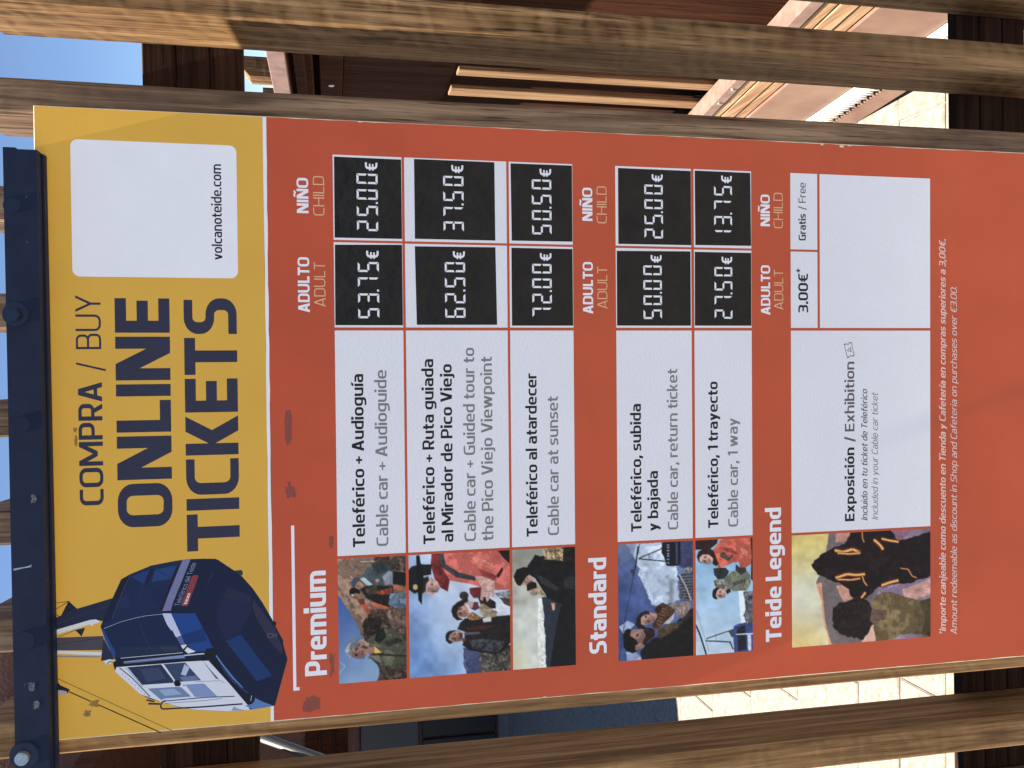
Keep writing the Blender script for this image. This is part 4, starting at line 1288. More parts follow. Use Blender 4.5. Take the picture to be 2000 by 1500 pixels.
# --- picture 6: painted volcanic sunset (a plain generic landscape)
def pic6():
    c = Canvas(1714, 1500, 71)
    c.poly([(120, 100), (1620, 100), (1620, 1400), (120, 1400)], (226, 196, 96), grad=((222, 212, 176), (200, 250), (260, 760)), blotch=.12)
    for k in range(9): c.ell(180, 1400, 90 + k * 40, 120 + k * 45, (226, 182, 84), alpha=.12)
    for k in range(7): c.ell(250, 860, 60 + k * 24, 80 + k * 40, (232, 226, 204), alpha=.12)
    c.poly([(540, 100), (500, 360), (450, 560), (395, 700), (450, 860), (470, 1060), (520, 1240), (545, 1400), (1620, 1400), (1620, 100)], (124, 108, 112), noise=.08, wob=5)
    c.poly([(395, 700), (455, 690), (470, 860), (490, 1060), (530, 1240), (590, 1400), (545, 1400), (520, 1240), (470, 1060), (450, 860)], (214, 142, 104), noise=.1)
    c.poly([(600, 100), (760, 100), (740, 250), (600, 270)], (198, 134, 122), noise=.06)
    c.poly([(600, 720), (720, 700), (780, 860), (690, 900), (640, 800)], (206, 140, 122), noise=.08, wob=6)
    c.poly([(900, 1150), (1060, 1120), (1080, 1400), (860, 1400)], (206, 156, 140), noise=.1)
    c.poly([(1080, 100), (1620, 100), (1620, 1400), (1060, 1400), (1040, 800)], (146, 122, 150), noise=.08, blotch=.18)
    c.poly([(1300, 760), (1620, 640), (1620, 800), (1340, 900)], (196, 140, 132), noise=.1, blotch=.2)
    # plain dark crag with glowing cracks
    c.poly([(340, 500), (420, 420), (470, 380), (560, 330), (700, 280), (760, 170), (900, 130), (1180, 140), (1260, 250), (1360, 230), (1620, 150), (1620, 620), (1480, 660), (1360, 700), (1200, 700), (1040, 740), (930, 850), (840, 870), (760, 830), (740, 760), (640, 690), (520, 650), (420, 600)], (38, 25, 31), noise=.5, blotch=.2, wob=9)
    c.poly([(1200, 150), (1400, 130), (1300, 240), (1240, 250)], (150, 100, 120), noise=.1)
    for pts, w in ([(590, 350), (680, 370), (780, 340), (860, 378)], 22), ([(620, 380), (740, 390), (860, 380)], 12), ([(600, 640), (720, 600), (820, 610), (910, 600)], 20), ([(620, 655), (760, 660), (860, 645)], 12), ([(1000, 240), (1060, 290), (1100, 345)], 20), ([(1080, 230), (1160, 250), (1260, 265)], 16), ([(1080, 720), (1160, 690), (1260, 665)], 20), ([(880, 620), (900, 680), (930, 720)], 9), ([(870, 850), (915, 790)], 16), ([(1280, 540), (1360, 550), (1400, 620), (1450, 640)], 7), ([(880, 160), (880, 220), (900, 270)], 7):
        c.line(pts, (120, 40, 36), w * 3.2, alpha=.45)
        c.line(pts, (196, 78, 40), w * 1.9, alpha=.7)
        c.line(pts, (250, 186, 78), w * .95)
    # brown shrubby mound in front
    c.poly([(560, 1040), (575, 960), (640, 900), (740, 890), (800, 850), (900, 850), (960, 900), (985, 980), (965, 1060), (985, 1120), (960, 1200), (900, 1280), (760, 1260), (640, 1230), (580, 1150)], (44, 34, 32), noise=.7, wob=12)
    c.poly([(985, 900), (1060, 800), (1180, 780), (1480, 880), (1620, 830), (1620, 1400), (1500, 1230), (1400, 1220), (1280, 1230), (1180, 1290), (1030, 1320), (1000, 1150)], (120, 98, 62), noise=.2, blotch=.25, wob=6)
    c.poly([(1480, 880), (1620, 840), (1620, 1260), (1500, 1220), (1540, 1040)], (82, 68, 48), noise=.3)
    c.poly([(980, 960), (1140, 980), (1120, 1080), (960, 1090)], (112, 82, 70), noise=.2)
    c.blur(2)
    return c
print_picture(pic6(), [(138, 195), (1590, 125), (1593, 1250), (145, 1365)], *PX, 0.6863, 0.9238)


# ---------------------------------------------------------------- cable car drawing over the yellow and red
CA = lambda *p: [(x * .395 + 481.5, y * .395 + 148) for x, y in p]
CB = lambda *p: [(x * .395 + 1185, y * .395 + 148) for x, y in p]
CC = lambda *p: [(x * .4445 + 481.5, y * .4445 + 666.7) for x, y in p]
CD = lambda *p: [(x * .4445 + 1185, y * .4445 + 666.7) for x, y in p]
CP = []
def cp(pts, c): CP.append((pts, c))
def cl(pts, c, w):
    for p in stroke(pts, w): CP.append((p, c))
# hanger, ropes and trolley
cl([(275, 1150), (945, 1449)], (52, 42, 42), 8); cl([(125, 1025), (1040, 1441)], (96, 80, 46), 4)
cp([(100, 1010), (170, 1045), (215, 1105), (283, 1135), (262, 1168), (200, 1166), (135, 1132), (100, 1110)], (36, 36, 50))
cp([(135, 1128), (180, 1130), (262, 1150), (262, 1168), (220, 1176), (160, 1158)], (168, 166, 176)); cp([(150, 1110), (235, 1120), (255, 1140), (190, 1140)], (36, 36, 50))
cl([(100, 521), (278, 497)], (60, 55, 70), 4); cl([(100, 530), (205, 606)], (50, 48, 60), 4); cl([(100, 605), (272, 500)], (50, 48, 60), 4)
cp([(275, 495), (345, 560), (300, 580), (215, 612), (240, 560)], (38, 42, 70))
cp([(320, 705), (395, 688), (368, 752)], (45, 46, 74)); cl([(200, 756), (322, 706)], (60, 55, 62), 4)
cp([(100, 655), (300, 562), (590, 475), (600, 500), (522, 640), (440, 630), (100, 728)], (42, 50, 86)); cl([(100, 690), (560, 530)], (62, 68, 104), 4)
cp([(100, 728), (420, 635), (470, 628), (500, 640), (490, 655), (455, 660), (445, 678), (425, 664), (100, 764)], (206, 208, 222))
cp([(100, 764), (525, 748), (520, 850), (100, 855)], (86, 81, 96)); cl([(120, 820), (520, 760)], (66, 62, 76), 5)
cp([(100, 849), (515, 866), (510, 888), (100, 874)], (204, 208, 220)); cp([(100, 884), (500, 892), (500, 910), (100, 902)], (186, 160, 132))
cl([(100, 893), (500, 899)], (90, 80, 88), 3)
# cabin body
cp(CA((60, 1340), (120, 1200), (270, 850), (300, 780), (440, 480), (600, 390), (990, 230), (1400, 150), (1560, 125), (1710, 112), (1969, 105)) + CB((380, 108), (430, 125), (730, 325), (870, 430), (1060, 640), (1240, 900), (1420, 1210), (1500, 1380)) + CD((1325, 40), (1445, 260), (1445, 330), (1515, 560), (1310, 1310), (1250, 1330), (850, 1390), (540, 1410), (0, 1385)) + CC((1300, 1330), (1030, 1250), (860, 1210), (700, 1130), (290, 760), (260, 640), (300, 580), (240, 480), (110, 160), (60, 60)), (26, 40, 78))
cp(CA((450, 480), (600, 400), (430, 800), (280, 870)), (34, 36, 56)); cl(CA((600, 400), (440, 760), (270, 1200)), (86, 100, 130), 2.5)
cp(CA((600, 400), (990, 235), (1560, 130), (1540, 180), (1190, 1060), (1195, 1110), (700, 1190), (120, 1380), (110, 1280), (280, 1190), (430, 790)), (30, 50, 98))
cp(CA((420, 800), (560, 780), (610, 900), (560, 1000), (400, 1010)), (38, 56, 108))
cp(CA((620, 430), (960, 310), (850, 570)), (32, 70, 140)); cp(CA((1070, 300), (1460, 225), (1340, 480), (990, 530)), (34, 74, 142))
cl(CA((1080, 300), (1330, 450)), (30, 50, 100), 5); cp(CA((960, 300), (1060, 290), (920, 600), (860, 560)), (30, 40, 76)); cl(CA((860, 590), (730, 950)), (44, 66, 110), 3)
cp(CA((1480, 210), (1545, 150), (1290, 800), (1190, 1050), (1150, 1020), (1330, 560)), (38, 36, 62))
cp(CA((1000, 640), (1120, 640), (1230, 800), (1130, 960), (1010, 860)), (26, 46, 94))
cp(CA((1560, 130), (1710, 115), (1390, 900), (1345, 1055), (1190, 1065), (1310, 740)), (124, 126, 180))
cp(CA((1190, 1108), (1350, 1105)) + CC((1285, 0), (1365, 175), (1285, 205), (1135, 0)), (186, 190, 228))
cp(CC((1285, 205), (1365, 175), (1430, 315), (1355, 330)), (78, 112, 186)); cp(CC((1360, 335), (1445, 320), (1455, 345), (1390, 402)), (208, 208, 228))
cp(CA((1350, 1105), (1790, 1105)) + CD((110, 0), (300, 375), (190, 395), (185, 430)) + CC((1600, 438), (1450, 325), (1365, 175)), (24, 78, 168))
cp(CC((1370, 172), (1690, 70)) + CD((135, 45), (205, 262), (0, 297)) + CC((1452, 325)), (22, 62, 136))
cp(CC((1465, 365), (1600, 438), (1480, 470), (1420, 420)), (214, 214, 232)); cl(CC((1395, 410), (1460, 340)), (48, 60, 100), 5)
# second glass side
cp(CA((120, 1390), (700, 1200), (1190, 1120)) + CC((1130, 0), (1390, 420), (1380, 450), (370, 545), (300, 560), (110, 90)), (28, 48, 92))
cp(CC((370, 370), (1290, 340), (1370, 430), (380, 520)), (40, 56, 94)); cp(CC((1000, 360), (1280, 345), (1340, 420), (1100, 440)), (56, 66, 96))
cl(CA((120, 1385), (420, 1265), (700, 1190), (900, 1150), (1190, 1120)), (150, 172, 192), 3.2); cl(CC((690, 0), (800, 250), (900, 440)), (48, 78, 122), 3)
cp(CC((60, 50), (110, 90), (300, 460), (290, 540), (240, 480), (120, 230)), (30, 80, 164)); cp(CC((100, 210), (240, 480), (280, 560), (60, 590)), (46, 56, 90))
cp(CC((100, 590), (200, 560), (290, 592), (200, 640), (150, 650)), (204, 206, 214)); cl(CC((160, 640), (200, 600), (280, 610)), (44, 50, 80), 6)
cl(CC((1215, 90), (1290, 250), (1400, 420), (1480, 520)), (52, 46, 52), 7); 
# door side
cp(CC((285, 760), (310, 700), (1440, 600)) + CD((230, 585), (560, 950), (860, 1300), (900, 1385), (540, 1408), (0, 1383)) + CC((1300, 1325), (1030, 1250), (700, 1130)), (206, 208, 228))
cl(CC((360, 700), (560, 860), (860, 1170)), (66, 66, 98), 7); cl(CC((460, 690), (740, 1010)), (120, 150, 190), 5)
for k in range(9): cp(CC((400 + k * 52, 790 + k * 46), (420 + k * 52, 800 + k * 46), (412 + k * 52, 815 + k * 46)), (120, 110, 140))
cp(CC((490, 692), (1040, 645), (1240, 910), (1240, 945), (730, 980)), (48, 62, 104)); cp(CC((700, 720), (1000, 700), (1120, 880), (800, 930)), (66, 80, 122))
cp(CC((1080, 640), (1430, 615), (1690, 905), (1330, 930), (1260, 895)), (64, 80, 126)); cp(CC((1420, 640), (1500, 700), (1440, 830), (1360, 810)), (172, 182, 216))
cp(CC((1340, 850), (1600, 830), (1660, 900), (1400, 920)), (110, 126, 174))
cp(CC((820, 1040), (1290, 1010), (1370, 1020), (1530, 1170), (1110, 1200), (1040, 1225)), (116, 140, 190)); cp(CC((1000, 1060), (1250, 1040), (1380, 1130), (1100, 1160)), (146, 168, 212))
cp(CC((1430, 975), (1700, 957)) + CD((160, 960), (370, 1165)) + CC((1590, 1178)), (128, 152, 206))
cl(CD((0, 930), (430, 910), (490, 950)), (130, 130, 180), 3.5); cp(CD((140, 590), (230, 700), (400, 890), (350, 880), (200, 680)), (90, 96, 166))
cp(CC((1265, 900), (1330, 905), (1365, 960), (1340, 1005), (1270, 1000), (1240, 950)), (28, 32, 52)); cl(CC((1395, 985), (1430, 985)), (70, 76, 110), 6)
cl(CC((1000, 650), (1000, 655)), (200, 200, 220), 3)
cl(CC((380, 545), (1390, 455)), (186, 196, 206), 4); cl(CC((380, 562), (1390, 476)), (36, 38, 66), 7)
cp(CC((430, 598), (1420, 490), (1425, 545), (430, 635)), (132, 148, 196)); cl(CC((430, 622), (1420, 545)), (60, 74, 150), 4)
cl(CC((1420, 500), (1740, 470)), (190, 196, 216), 8)
cl(CC((290, 660), (800, 625), (1740, 556)), (32, 34, 50), 16); cl(CD((0, 556), (200, 545), (320, 500)), (34, 34, 46), 14)
cp(CC((260, 600), (400, 590), (430, 640), (300, 690), (262, 670)), (30, 34, 52)); cl(CC((310, 695), (1400, 612), (1700, 590)), (196, 204, 216), 4.5)
cp(CD((190, 388), (310, 388), (352, 430), (340, 500), (270, 562), (150, 545)), (38, 36, 46))
cl(CC((1075, 1245), (1750, 1182)) + CD((650, 1165)), (48, 48, 72), 7)
cl(CC((1100, 1280), (1740, 1235)) + CD((450, 1200)), (110, 120, 186), 4)
cl(CC((1120, 1235), (1060, 1255), (1035, 1300), (1035, 1350), (1070, 1372), (1740, 1335)) + CD((780, 1288)), (50, 48, 68), 11)
cl(CC((800, 1225), (930, 1250)), (50, 50, 72), 12); cl(CC((830, 1285), (1020, 1290)), (50, 52, 76), 13)
cp(CD((640, 1330), (720, 1370), (820, 1388), (600, 1400)), (150, 158, 190))
# bumper and underside
cp(CD((230, 590), (330, 530), (480, 750), (700, 1020), (900, 1150), (985, 1180), (970, 1260), (900, 1300), (850, 1290), (560, 950)), (26, 34, 60))
cp(CD((350, 480), (480, 660), (640, 860), (800, 1030), (760, 1015), (600, 860), (440, 650), (350, 520)), (92, 132, 202)); cl(CD((440, 690), (620, 920), (870, 1115)), (46, 84, 160), 5)
cl(CD((930, 1150), (915, 1240)), (160, 190, 200), 4)
cp(CB((590, 620), (1040, 780), (1050, 900), (1030, 1080), (900, 1330)) + CD((800, 0), (750, 130), (530, 240), (420, 100)) + CB((400, 1180)), (36, 46, 90))
cp(CB((590, 640), (1030, 790), (1040, 900), (900, 900), (530, 820)), (44, 48, 88))
cp(CD((510, 270), (750, 160), (1260, 830), (1020, 925)), (24, 66, 134))
cp(CB((1060, 990), (1080, 860), (1300, 1150), (1470, 1370)) + CD((1325, 100), (1430, 380), (1420, 490), (1220, 260), (1080, 0)) + CB((1240, 1370), (1140, 1200)), (58, 56, 90))
cl(CD((1190, 150), (1280, 150), (1280, 205), (1195, 205), (1190, 155)), (108, 108, 138), 4); cl(CD((1340, 150), (1300, 180), (1345, 190)), (108, 108, 138), 4)
cp(CB((330, 420), (350, 250), (150, 780), (60, 1060), (180, 700)), (44, 52, 88))
cp(CD((985, 1190), (1100, 1250), (1270, 1312), (1240, 1332), (960, 1378), (820, 1320), (930, 1292), (975, 1250)), (90, 132, 202))
cp(CB((730, 325), (860, 310), (890, 360), (870, 420), (800, 385)), (52, 66, 82)); cp(CB((1440, 1240), (1500, 1270), (1490, 1345), (1460, 1300)), (30, 36, 50))
# red badge
cp(CA((1740, 425), (1765, 408), (1835, 408), (1852, 430), (1665, 950), (1640, 972), (1545, 972), (1530, 950)), (158, 58, 66))

HC = hom([(0, 0), (2000, 0), (2000, 1481), (0, 1481)], [(-0.2008, 1.9773), (-0.2166, 1.6365), (-0.4938, 1.6399), (-0.4616, 1.9816)])


def print_layers(name, layers, H, y):
    """flat colour areas painted over one another, cut into one layer of triangles"""
    vs, es = [], []
    for pts, c in layers:
        i = len(vs); n_ = len(pts)
        vs += [Vector((float(a_), float(b_))) for a_, b_ in pts]
        es += [(i + k, i + (k + 1) % n_) for k in range(n_)]
    r = delaunay_2d_cdt(vs, es, [], 0, 0.05)
    V = np.array([tuple(v_) for v_ in r[0]]); F = np.array([tuple(f) for f in r[2]])
    cen = V[F].mean(1)
    top = np.full(len(F), -1)
    for li, (pts, c) in enumerate(layers):
        p = np.array(pts, float); n_ = len(p)
        ins = np.zeros(len(F), bool)
        for k in range(n_):
            ax, ay = p[k]; bx_, by = p[(k + 1) % n_]
            if ay == by: continue
            ins ^= ((ay > cen[:, 1]) != (by > cen[:, 1])) & (cen[:, 0] < (bx_ - ax) * (cen[:, 1] - ay) / (by - ay) + ax)
        top[ins] = li
    keep = top >= 0
    F = F[keep]; top = top[keep]
    W = happ(H, V)
    d1 = W[F[:, 1]] - W[F[:, 0]]; d2 = W[F[:, 2]] - W[F[:, 0]]
    fl = (d1[:, 0] * d2[:, 1] - d1[:, 1] * d2[:, 0]) < 0
    F[fl] = F[fl][:, ::-1]
    me = mesh_from([(float(a_), y, float(b_)) for a_, b_ in W], [tuple(int(q) for q in f) for f in F], name)
    cc = tolin(np.array([layers[k][1] for k in top], float)) * 0.97
    at = me.color_attributes.new('ink', 'FLOAT_COLOR', 'CORNER')
    arr = np.column_stack([np.repeat(cc, 3, axis=0), np.ones(len(F) * 3)]).astype(np.float32)
    at.data.foreach_set('color', arr.ravel())
    return link(name, me, M['ink_car'], board)


print_layers('cable_car_drawing', CP, HC, E2 - 0.00003)


def slanted_lettering(text, p0, p1, pup, w, mat):
    """p0,p1: ends of the base line, pup: top of the first letter, all as board (x,z)"""
    vs, fs, W = layout(text, w, 0.135 - w * 0.25)
    d = (Vector(p1) - Vector(p0)) / W; u = Vector(pup) - Vector(p0)
    me = mesh_from([(p0[0] + d.x * a + u.x * b_, E3, p0[1] + d.y * a + u.y * b_) for a, b_ in vs], fs, 'lettering')
    bm = bmesh.new(); bm.from_mesh(me)
    for f in bm.faces:
        f.normal_update()
        if f.normal.y > 0: f.normal_flip()
    bm.to_mesh(me); bm.free()
    return link('lettering', me, mat, board)


P_ = [tuple(v) for v in happ(HC, CA((1505, 965), (1815, 185), (1415, 965), (1640, 940), (1708, 735), (1580, 940)))]
slanted_lettering('Teleférico del Teide', P_[0], P_[1], P_[2], .085, plain('pale_lilac_ink', (0.27, 0.27, 0.42)))
slanted_lettering('Volcano', P_[3], P_[4], P_[5], .17, M['white_flat'])


# ---------------------------------------------------------------- tape residue on the board
def blob(name, x0, x1, z0, z1, mat, seed, y=E3, slant=0.0, rough=0.25):
    r = random.Random(seed)
    q = []
    n = 22
    for i in range(n):
        a = 2 * math.pi * i / n
        k = 1 + r.uniform(-rough, rough * .4)
        ex = 0.55
        cx_ = math.copysign(abs(math.cos(a)) ** ex, math.cos(a)); sx_ = math.copysign(abs(math.sin(a)) ** ex, math.sin(a))
        q.append(((x0 + x1) / 2 + cx_ * k * (x1 - x0) / 2 + slant * sx_, y, (z0 + z1) / 2 + sx_ * k * (z1 - z0) / 2))
    return link(name, mesh_from(q, [tuple(range(n))], name), mat, board)


blob('tape_residue', -0.098, -0.050, 1.6545, 1.6640, M['stain'], 1, slant=-0.002, rough=.12)
blob('tape_residue', -0.171, -0.149, 1.6510, 1.6640, M['stain'], 2, rough=.5)
blob('tape_residue', -0.239, -0.221, 1.6015, 1.6085, M['stain'], 3, rough=.4)
blob('tape_residue', -0.462, -0.436, 1.6225, 1.6450, M['stain'], 4, rough=.35)
blob('tape_residue', -0.415, -0.382, 1.6015, 1.6090, M['stain'], 5, rough=.6)
blob('tape_residue', -0.0930, -0.0790, 1.9203, 1.9245, M['stain_y'], 6, rough=.5)
blob('tape_residue', -0.0760, -0.0680, 1.9210, 1.9260, M['stain_y'], 7, rough=.5)
blob('tape_residue', -0.442, -0.432, 1.9090, 1.9190, M['stain_y'], 8, rough=.4)
blob('tape_residue', -0.430, -0.420, 1.8990, 1.9120, M['stain_y'], 9, rough=.5)

# ---------------------------------------------------------------- navy steel bar clamping the board's top
bar = thing('clamp_bar', 'dark navy painted steel bar bolted across the top edge of the price board', 'metal bar', (0, -0.015, 1.95))
v = [(-0.72, 1.9895), (-0.72, 1.9505), (0.2755, 1.9535), (0.2755, 1.9750), (0.2775, 1.9775), (0.2775, 1.9915)]
sheet('bar_face', v, -0.0300, M['navy'], bar, thick=0.0296)
sheet('bar_lip', [(-0.72, 1.9475), (0.2745, 1.9508), (0.2745, 1.9530), (-0.72, 1.9500)], -0.0125, M['navy'], bar, thick=0.0121)


def disc(name, x, y0, y1, z, r, mat, parent, n=28, hexa=False, bevel=0.0012, r_in=None):
    bm = bmesh.new()
    bmesh.ops.create_cone(bm, cap_ends=True, segments=6 if hexa else n, radius1=r, radius2=r, depth=abs(y1 - y0))
    if bevel:
        bmesh.ops.bevel(bm, geom=[e for e in bm.edges if abs(e.verts[0].co.z - e.verts[1].co.z) < 1e-6], offset=bevel, segments=2, affect='EDGES')
    me = bpy.data.meshes.new(name)
    bm.to_mesh(me); bm.free()
    o = link(name, me, mat, parent)
    o.location = (x, (y0 + y1) / 2, z)
    o.rotation_euler = (math.radians(90), 0, 0)
    return o


for bx_, bz_, kw in ((0.0725, 1.9800, 0), (-0.4720, 1.9790, 1)):
    bt = disc('bolt', bx_, -0.0425, -0.0330, bz_ + 0.0005, 0.0088 if kw == 0 else 0.0080, M['navy_bolt'] if kw == 0 else M['steel'], bar, hexa=(kw == 0), n=24)
    disc('washer', bx_ + 0.001, -0.0330, -0.0302, bz_, 0.0150 if kw == 0 else 0.0172, M['navy_bolt'], bt)
for bx_, bz_, rr_ in ((-0.062, 1.9765, 0.0105), (-0.330, 1.9775, 0.0125), (0.2065, 1.9820, 0.0105)):
    disc('rivet', bx_, -0.0307, -0.0298, bz_, rr_, M['navy'], bar, bevel=0.0006)
r5 = random.Random(5)
for (x0, x1, z0, z1) in ((-0.162, -0.147, 1.9595, 1.9680), (-0.394, -0.379, 1.9640, 1.9750), (-0.418, -0.403, 1.9605, 1.9700)):
    q = []
    for i in range(26):
        a = 2 * math.pi * i / 26
        k = r5.uniform(0.55, 1.05)
        q.append(((x0 + x1) / 2 + k * (x1 - x0) / 2 * max(-.8, min(.8, 1.2 * math.cos(a))), -0.03012, (z0 + z1) / 2 + k * (z1 - z0) / 2 * max(-.8, min(.8, 1.2 * math.sin(a)))))
    link('glue_residue', mesh_from(q, [tuple(range(26))], 'glue_residue'), M['residue'], bar)
link('paint_scratch', mesh_from([(-0.2420, -0.03012, 1.9880), (-0.2395, -0.03012, 1.9882), (-0.2375, -0.03012, 1.9720), (-0.2355, -0.03012, 1.9675), (-0.2385, -0.03012, 1.9680), (-0.2395, -0.03012, 1.9760)], [(0, 1, 2, 3, 4, 5)], 'paint_scratch'), M['steel'], bar)
for k, (cx_, cz_, sx_, sz_) in enumerate(((0.3362, 0.871, 0.0012, 0.003), (0.3348, 0.838, 0.0022, 0.004), (0.3366, 0.826, 0.0010, 0.0035), (0.3370, 1.56, 0.0008, 0.004), (-0.4672, 1.31, 0.0008, 0.003))):
    blob('edge_chip', cx_ - sx_, cx_ + sx_, cz_ - sz_, cz_ + sz_, M['core'], 20 + k, rough=.5)

# ---------------------------------------------------------------- wooden kiosk at the right, behind the fence
kiosk = thing('wooden_kiosk', 'wooden kiosk behind the fence with sunlit plank base and dark battened wall', 'kiosk', (0.9, 0.9, 0))
YA, YB = 0.30, 2.30


def slope(z_near, z_far, y):          # heights were read at y=0.446 and y=1.192
    return z_near + (z_far - z_near) * (y - 0.446) / (1.192 - 0.446)


def kstrip(name, top, bot, x_face, mat, depth=0.03, y0=YA, y1=YB, parent=kiosk, gap=0.0018):
    zt0, zt1 = slope(*top, y0) - gap, slope(*top, y1) - gap
    zb0, zb1 = slope(*bot, y0) + gap, slope(*bot, y1) + gap
    c = 0.003
    vs = []
    for (y, zb, zt) in ((y0, zb0, zt0), (y1, zb1, zt1)):
        vs += [(x_face + depth, y, zb), (x_face + c, y, zb), (x_face, y, zb + c), (x_face, y, zt - c), (x_face + c, y, zt), (x_face + depth, y, zt)]
    fs = [(5, 4, 3, 2, 1, 0), (6, 7, 8, 9, 10, 11)]
    for i in range(6):
        j = (i + 1) % 6
        fs.append((i, j, j + 6, i + 6))
    me = mesh_from(vs, fs, name)
    bm = bmesh.new(); bm.from_mesh(me); bmesh.ops.recalc_face_normals(bm, faces=bm.faces)
    c0 = Vector((x_face, (y0 + y1) / 2, (zt0 + zb0) / 2))
    for v_ in bm.verts: v_.co -= c0
    bm.to_mesh(me); bm.free()
    o = link(name, me, mat, parent)
    o.location = c0
    return o


L1 = (0.635, 0.527); LC = (0.597, 0.490); S1 = (0.560, 0.459); SM = (0.512, 0.414); S2 = (0.474, 0.377); WT = (0.276, 0.183); WB = (0.243, 0.138)
kstrip('cap_board', L1, LC, 0.747, M['fascia'], 0.05)
kstrip('plank', LC, S1, 0.752, M['kwood'])
kstrip('plank', S1, SM, 0.752, M['kwood'])
kstrip('plank', SM, S2, 0.755, M['kwood'])
kstrip('painted_panel', S2, WT, 0.751, M['kmetal'])
kstrip('white_strip', WT, WB, 0.742, M['white_metal'], 0.04)
kstrip('dark_gap', WB, (0.19, 0.085), 0.80, M['brush'], 0.02)
kstrip('copper_panel', (0.185, 0.085), (0.115, 0.004), 0.756, M['kmetal'])
kstrip('dark_gap', (0.115, 0.004), (0.075, -0.06), 0.775, M['brush'], 0.02)
# toothed brush hanging from the white strip
vs, fs = [], []
n = 70
for i in range(n):
    y = 0.40 + i * 0.018
    zt = slope(*WB, y) + 0.002; zb = zt - 0.018 - (0.010 if i % 2 == 0 else 0.0)
    k = len(vs)
    vs += [(0.744, y, zt), (0.744, y + 0.018, zt), (0.744, y + 0.009, zb - 0.008), (0.752, y, zt), (0.752, y + 0.018, zt), (0.752, y + 0.009, zb - 0.008)]
    fs += [(k, k + 1, k + 2), (k + 5, k + 4, k + 3), (k, k + 2, k + 5, k + 3), (k + 1, k + 4, k + 5, k + 2)]
link('brush_strip', mesh_from(vs, fs, 'brush_strip'), M['white_metal'], kiosk)
for yb in (0.66, 0.98, 1.10, 1.30):
    b_ = disc('cap_bolt', 0.745, 0, 0.004, slope(0.618, 0.508, yb), 0.006, M['steel'], kiosk, bevel=0.001)
    b_.location = (0.745, yb, slope(0.618, 0.508, yb)); b_.rotation_euler = (0, math.radians(90), 0)
# dark wall behind and upright battens
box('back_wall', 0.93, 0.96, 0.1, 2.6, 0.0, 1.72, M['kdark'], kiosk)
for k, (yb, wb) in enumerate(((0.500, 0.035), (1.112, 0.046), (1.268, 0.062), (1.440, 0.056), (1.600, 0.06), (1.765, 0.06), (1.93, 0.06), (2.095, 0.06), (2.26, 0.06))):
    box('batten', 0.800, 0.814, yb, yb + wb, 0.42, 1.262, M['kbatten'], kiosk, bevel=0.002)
box('eave_shade_panel', 0.820, 0.840, 0.2, 2.6, 1.265, 1.563, M['kdark'], kiosk, bevel=0.002)  # dark colour stands in for eave shade; battens stop at the shade line
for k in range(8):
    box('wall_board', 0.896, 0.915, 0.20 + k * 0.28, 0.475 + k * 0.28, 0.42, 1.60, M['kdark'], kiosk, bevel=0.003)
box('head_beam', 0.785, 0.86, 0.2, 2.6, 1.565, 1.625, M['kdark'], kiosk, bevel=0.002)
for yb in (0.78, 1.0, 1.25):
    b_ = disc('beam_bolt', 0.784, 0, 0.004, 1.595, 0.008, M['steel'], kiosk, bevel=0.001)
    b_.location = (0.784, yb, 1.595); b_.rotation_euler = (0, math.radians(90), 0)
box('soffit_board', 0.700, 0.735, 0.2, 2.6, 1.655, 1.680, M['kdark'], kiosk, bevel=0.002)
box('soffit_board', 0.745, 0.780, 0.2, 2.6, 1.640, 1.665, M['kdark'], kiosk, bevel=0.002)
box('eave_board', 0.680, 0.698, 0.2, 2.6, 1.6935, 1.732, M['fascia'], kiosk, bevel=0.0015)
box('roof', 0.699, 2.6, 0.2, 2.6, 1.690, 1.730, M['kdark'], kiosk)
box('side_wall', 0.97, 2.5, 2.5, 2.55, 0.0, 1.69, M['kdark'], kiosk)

for (x0, x1, zt) in ((0.905, 0.965, 1.856), (0.832, 0.872, 1.800)):
    v = [(x0, 1.58, 1.731), (x1, 1.58, 1.731), (x1, 1.58, zt), (x0 + 0.02, 1.58, zt), (x0, 1.58, zt - 0.018)]
    vs = v + [(a, 1.66, c) for a, _, c in v]
    fs = [(0, 1, 2, 3, 4), (9, 8, 7, 6, 5)] + [((i + 1) % 5, i, i + 5, (i + 1) % 5 + 5) for i in range(5)]
    link('roof_post', mesh_from(vs, fs, 'roof_post'), M['slat'], kiosk)

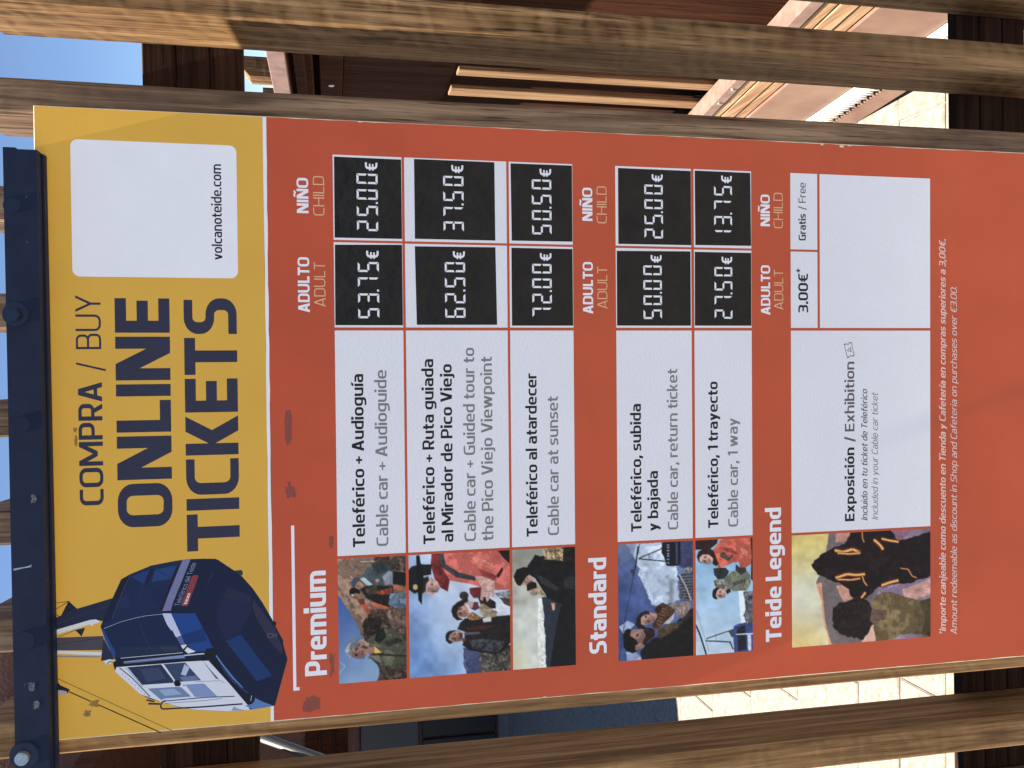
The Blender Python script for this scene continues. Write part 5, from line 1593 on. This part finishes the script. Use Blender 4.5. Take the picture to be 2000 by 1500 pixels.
# ---------------------------------------------------------------- building at the left, behind the paving
house = thing('stucco_building', 'shaded dark red stucco building seen through the gap left of the price board', 'building', (-4.2, 7.5, 0))
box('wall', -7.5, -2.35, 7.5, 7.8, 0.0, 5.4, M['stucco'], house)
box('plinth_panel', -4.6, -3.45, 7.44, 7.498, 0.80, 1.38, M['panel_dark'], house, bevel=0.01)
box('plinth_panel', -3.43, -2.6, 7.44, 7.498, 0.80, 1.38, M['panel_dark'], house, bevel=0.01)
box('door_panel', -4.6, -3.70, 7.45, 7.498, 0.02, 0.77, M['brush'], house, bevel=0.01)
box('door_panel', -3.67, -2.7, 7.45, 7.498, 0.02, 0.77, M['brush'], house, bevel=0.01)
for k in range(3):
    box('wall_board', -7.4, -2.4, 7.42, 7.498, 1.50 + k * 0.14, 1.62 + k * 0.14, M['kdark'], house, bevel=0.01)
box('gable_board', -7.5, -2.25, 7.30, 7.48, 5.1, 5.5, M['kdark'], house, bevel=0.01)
# added roof slab, corner rounded to shape the shade it casts on the paving
q = [(-7.5, 7.495), (-7.5, 2.62)]
for i in range(9):
    a = math.radians(-90 + 90 * i / 8)
    q.append((-2.65 + 0.35 * math.cos(a), 2.97 + 0.35 * math.sin(a)))
q.append((-2.30, 7.495))
n = len(q)
vs = [(x, y, 3.00) for x, y in q] + [(x, y, 3.12) for x, y in q]
fs = [tuple(range(n)), tuple(range(2 * n - 1, n - 1, -1))] + [((i + 1) % n, i, i + n, (i + 1) % n + n) for i in range(n)]
link('shade_canopy', mesh_from(vs, fs, 'shade_canopy'), M['kdark'], house)
box('shade_canopy_post', -6.6, -6.45, 2.9, 3.05, 0, 2.999, M['kdark'], house)  # post for the added roof slab


def tube(name, p0, p1, r, mat, parent=None, n=14):
    p0, p1 = Vector(p0), Vector(p1)
    bm = bmesh.new()
    bmesh.ops.create_cone(bm, cap_ends=True, segments=n, radius1=r, radius2=r, depth=(p1 - p0).length)
    for f in bm.faces: f.smooth = True
    me = bpy.data.meshes.new(name); bm.to_mesh(me); bm.free()
    o = link(name, me, mat, parent)
    o.location = (p0 + p1) / 2
    o.rotation_euler = (p1 - p0).to_track_quat('Z', 'Y').to_euler()
    return o


brace = thing('leaning_pole', 'thin grey metal pole slanting behind the fence gap left of the price board', 'pole', (-2.8, 3.4, 0))
tube('pole_tube', (-1.85, 3.4, 2.027), (-2.797, 3.4, 0.0), 0.024, M['tube'], brace)
tube('pole_cap', (-1.846, 3.4, 2.036), (-1.85, 3.4, 2.027), 0.027, M['tube'], brace)
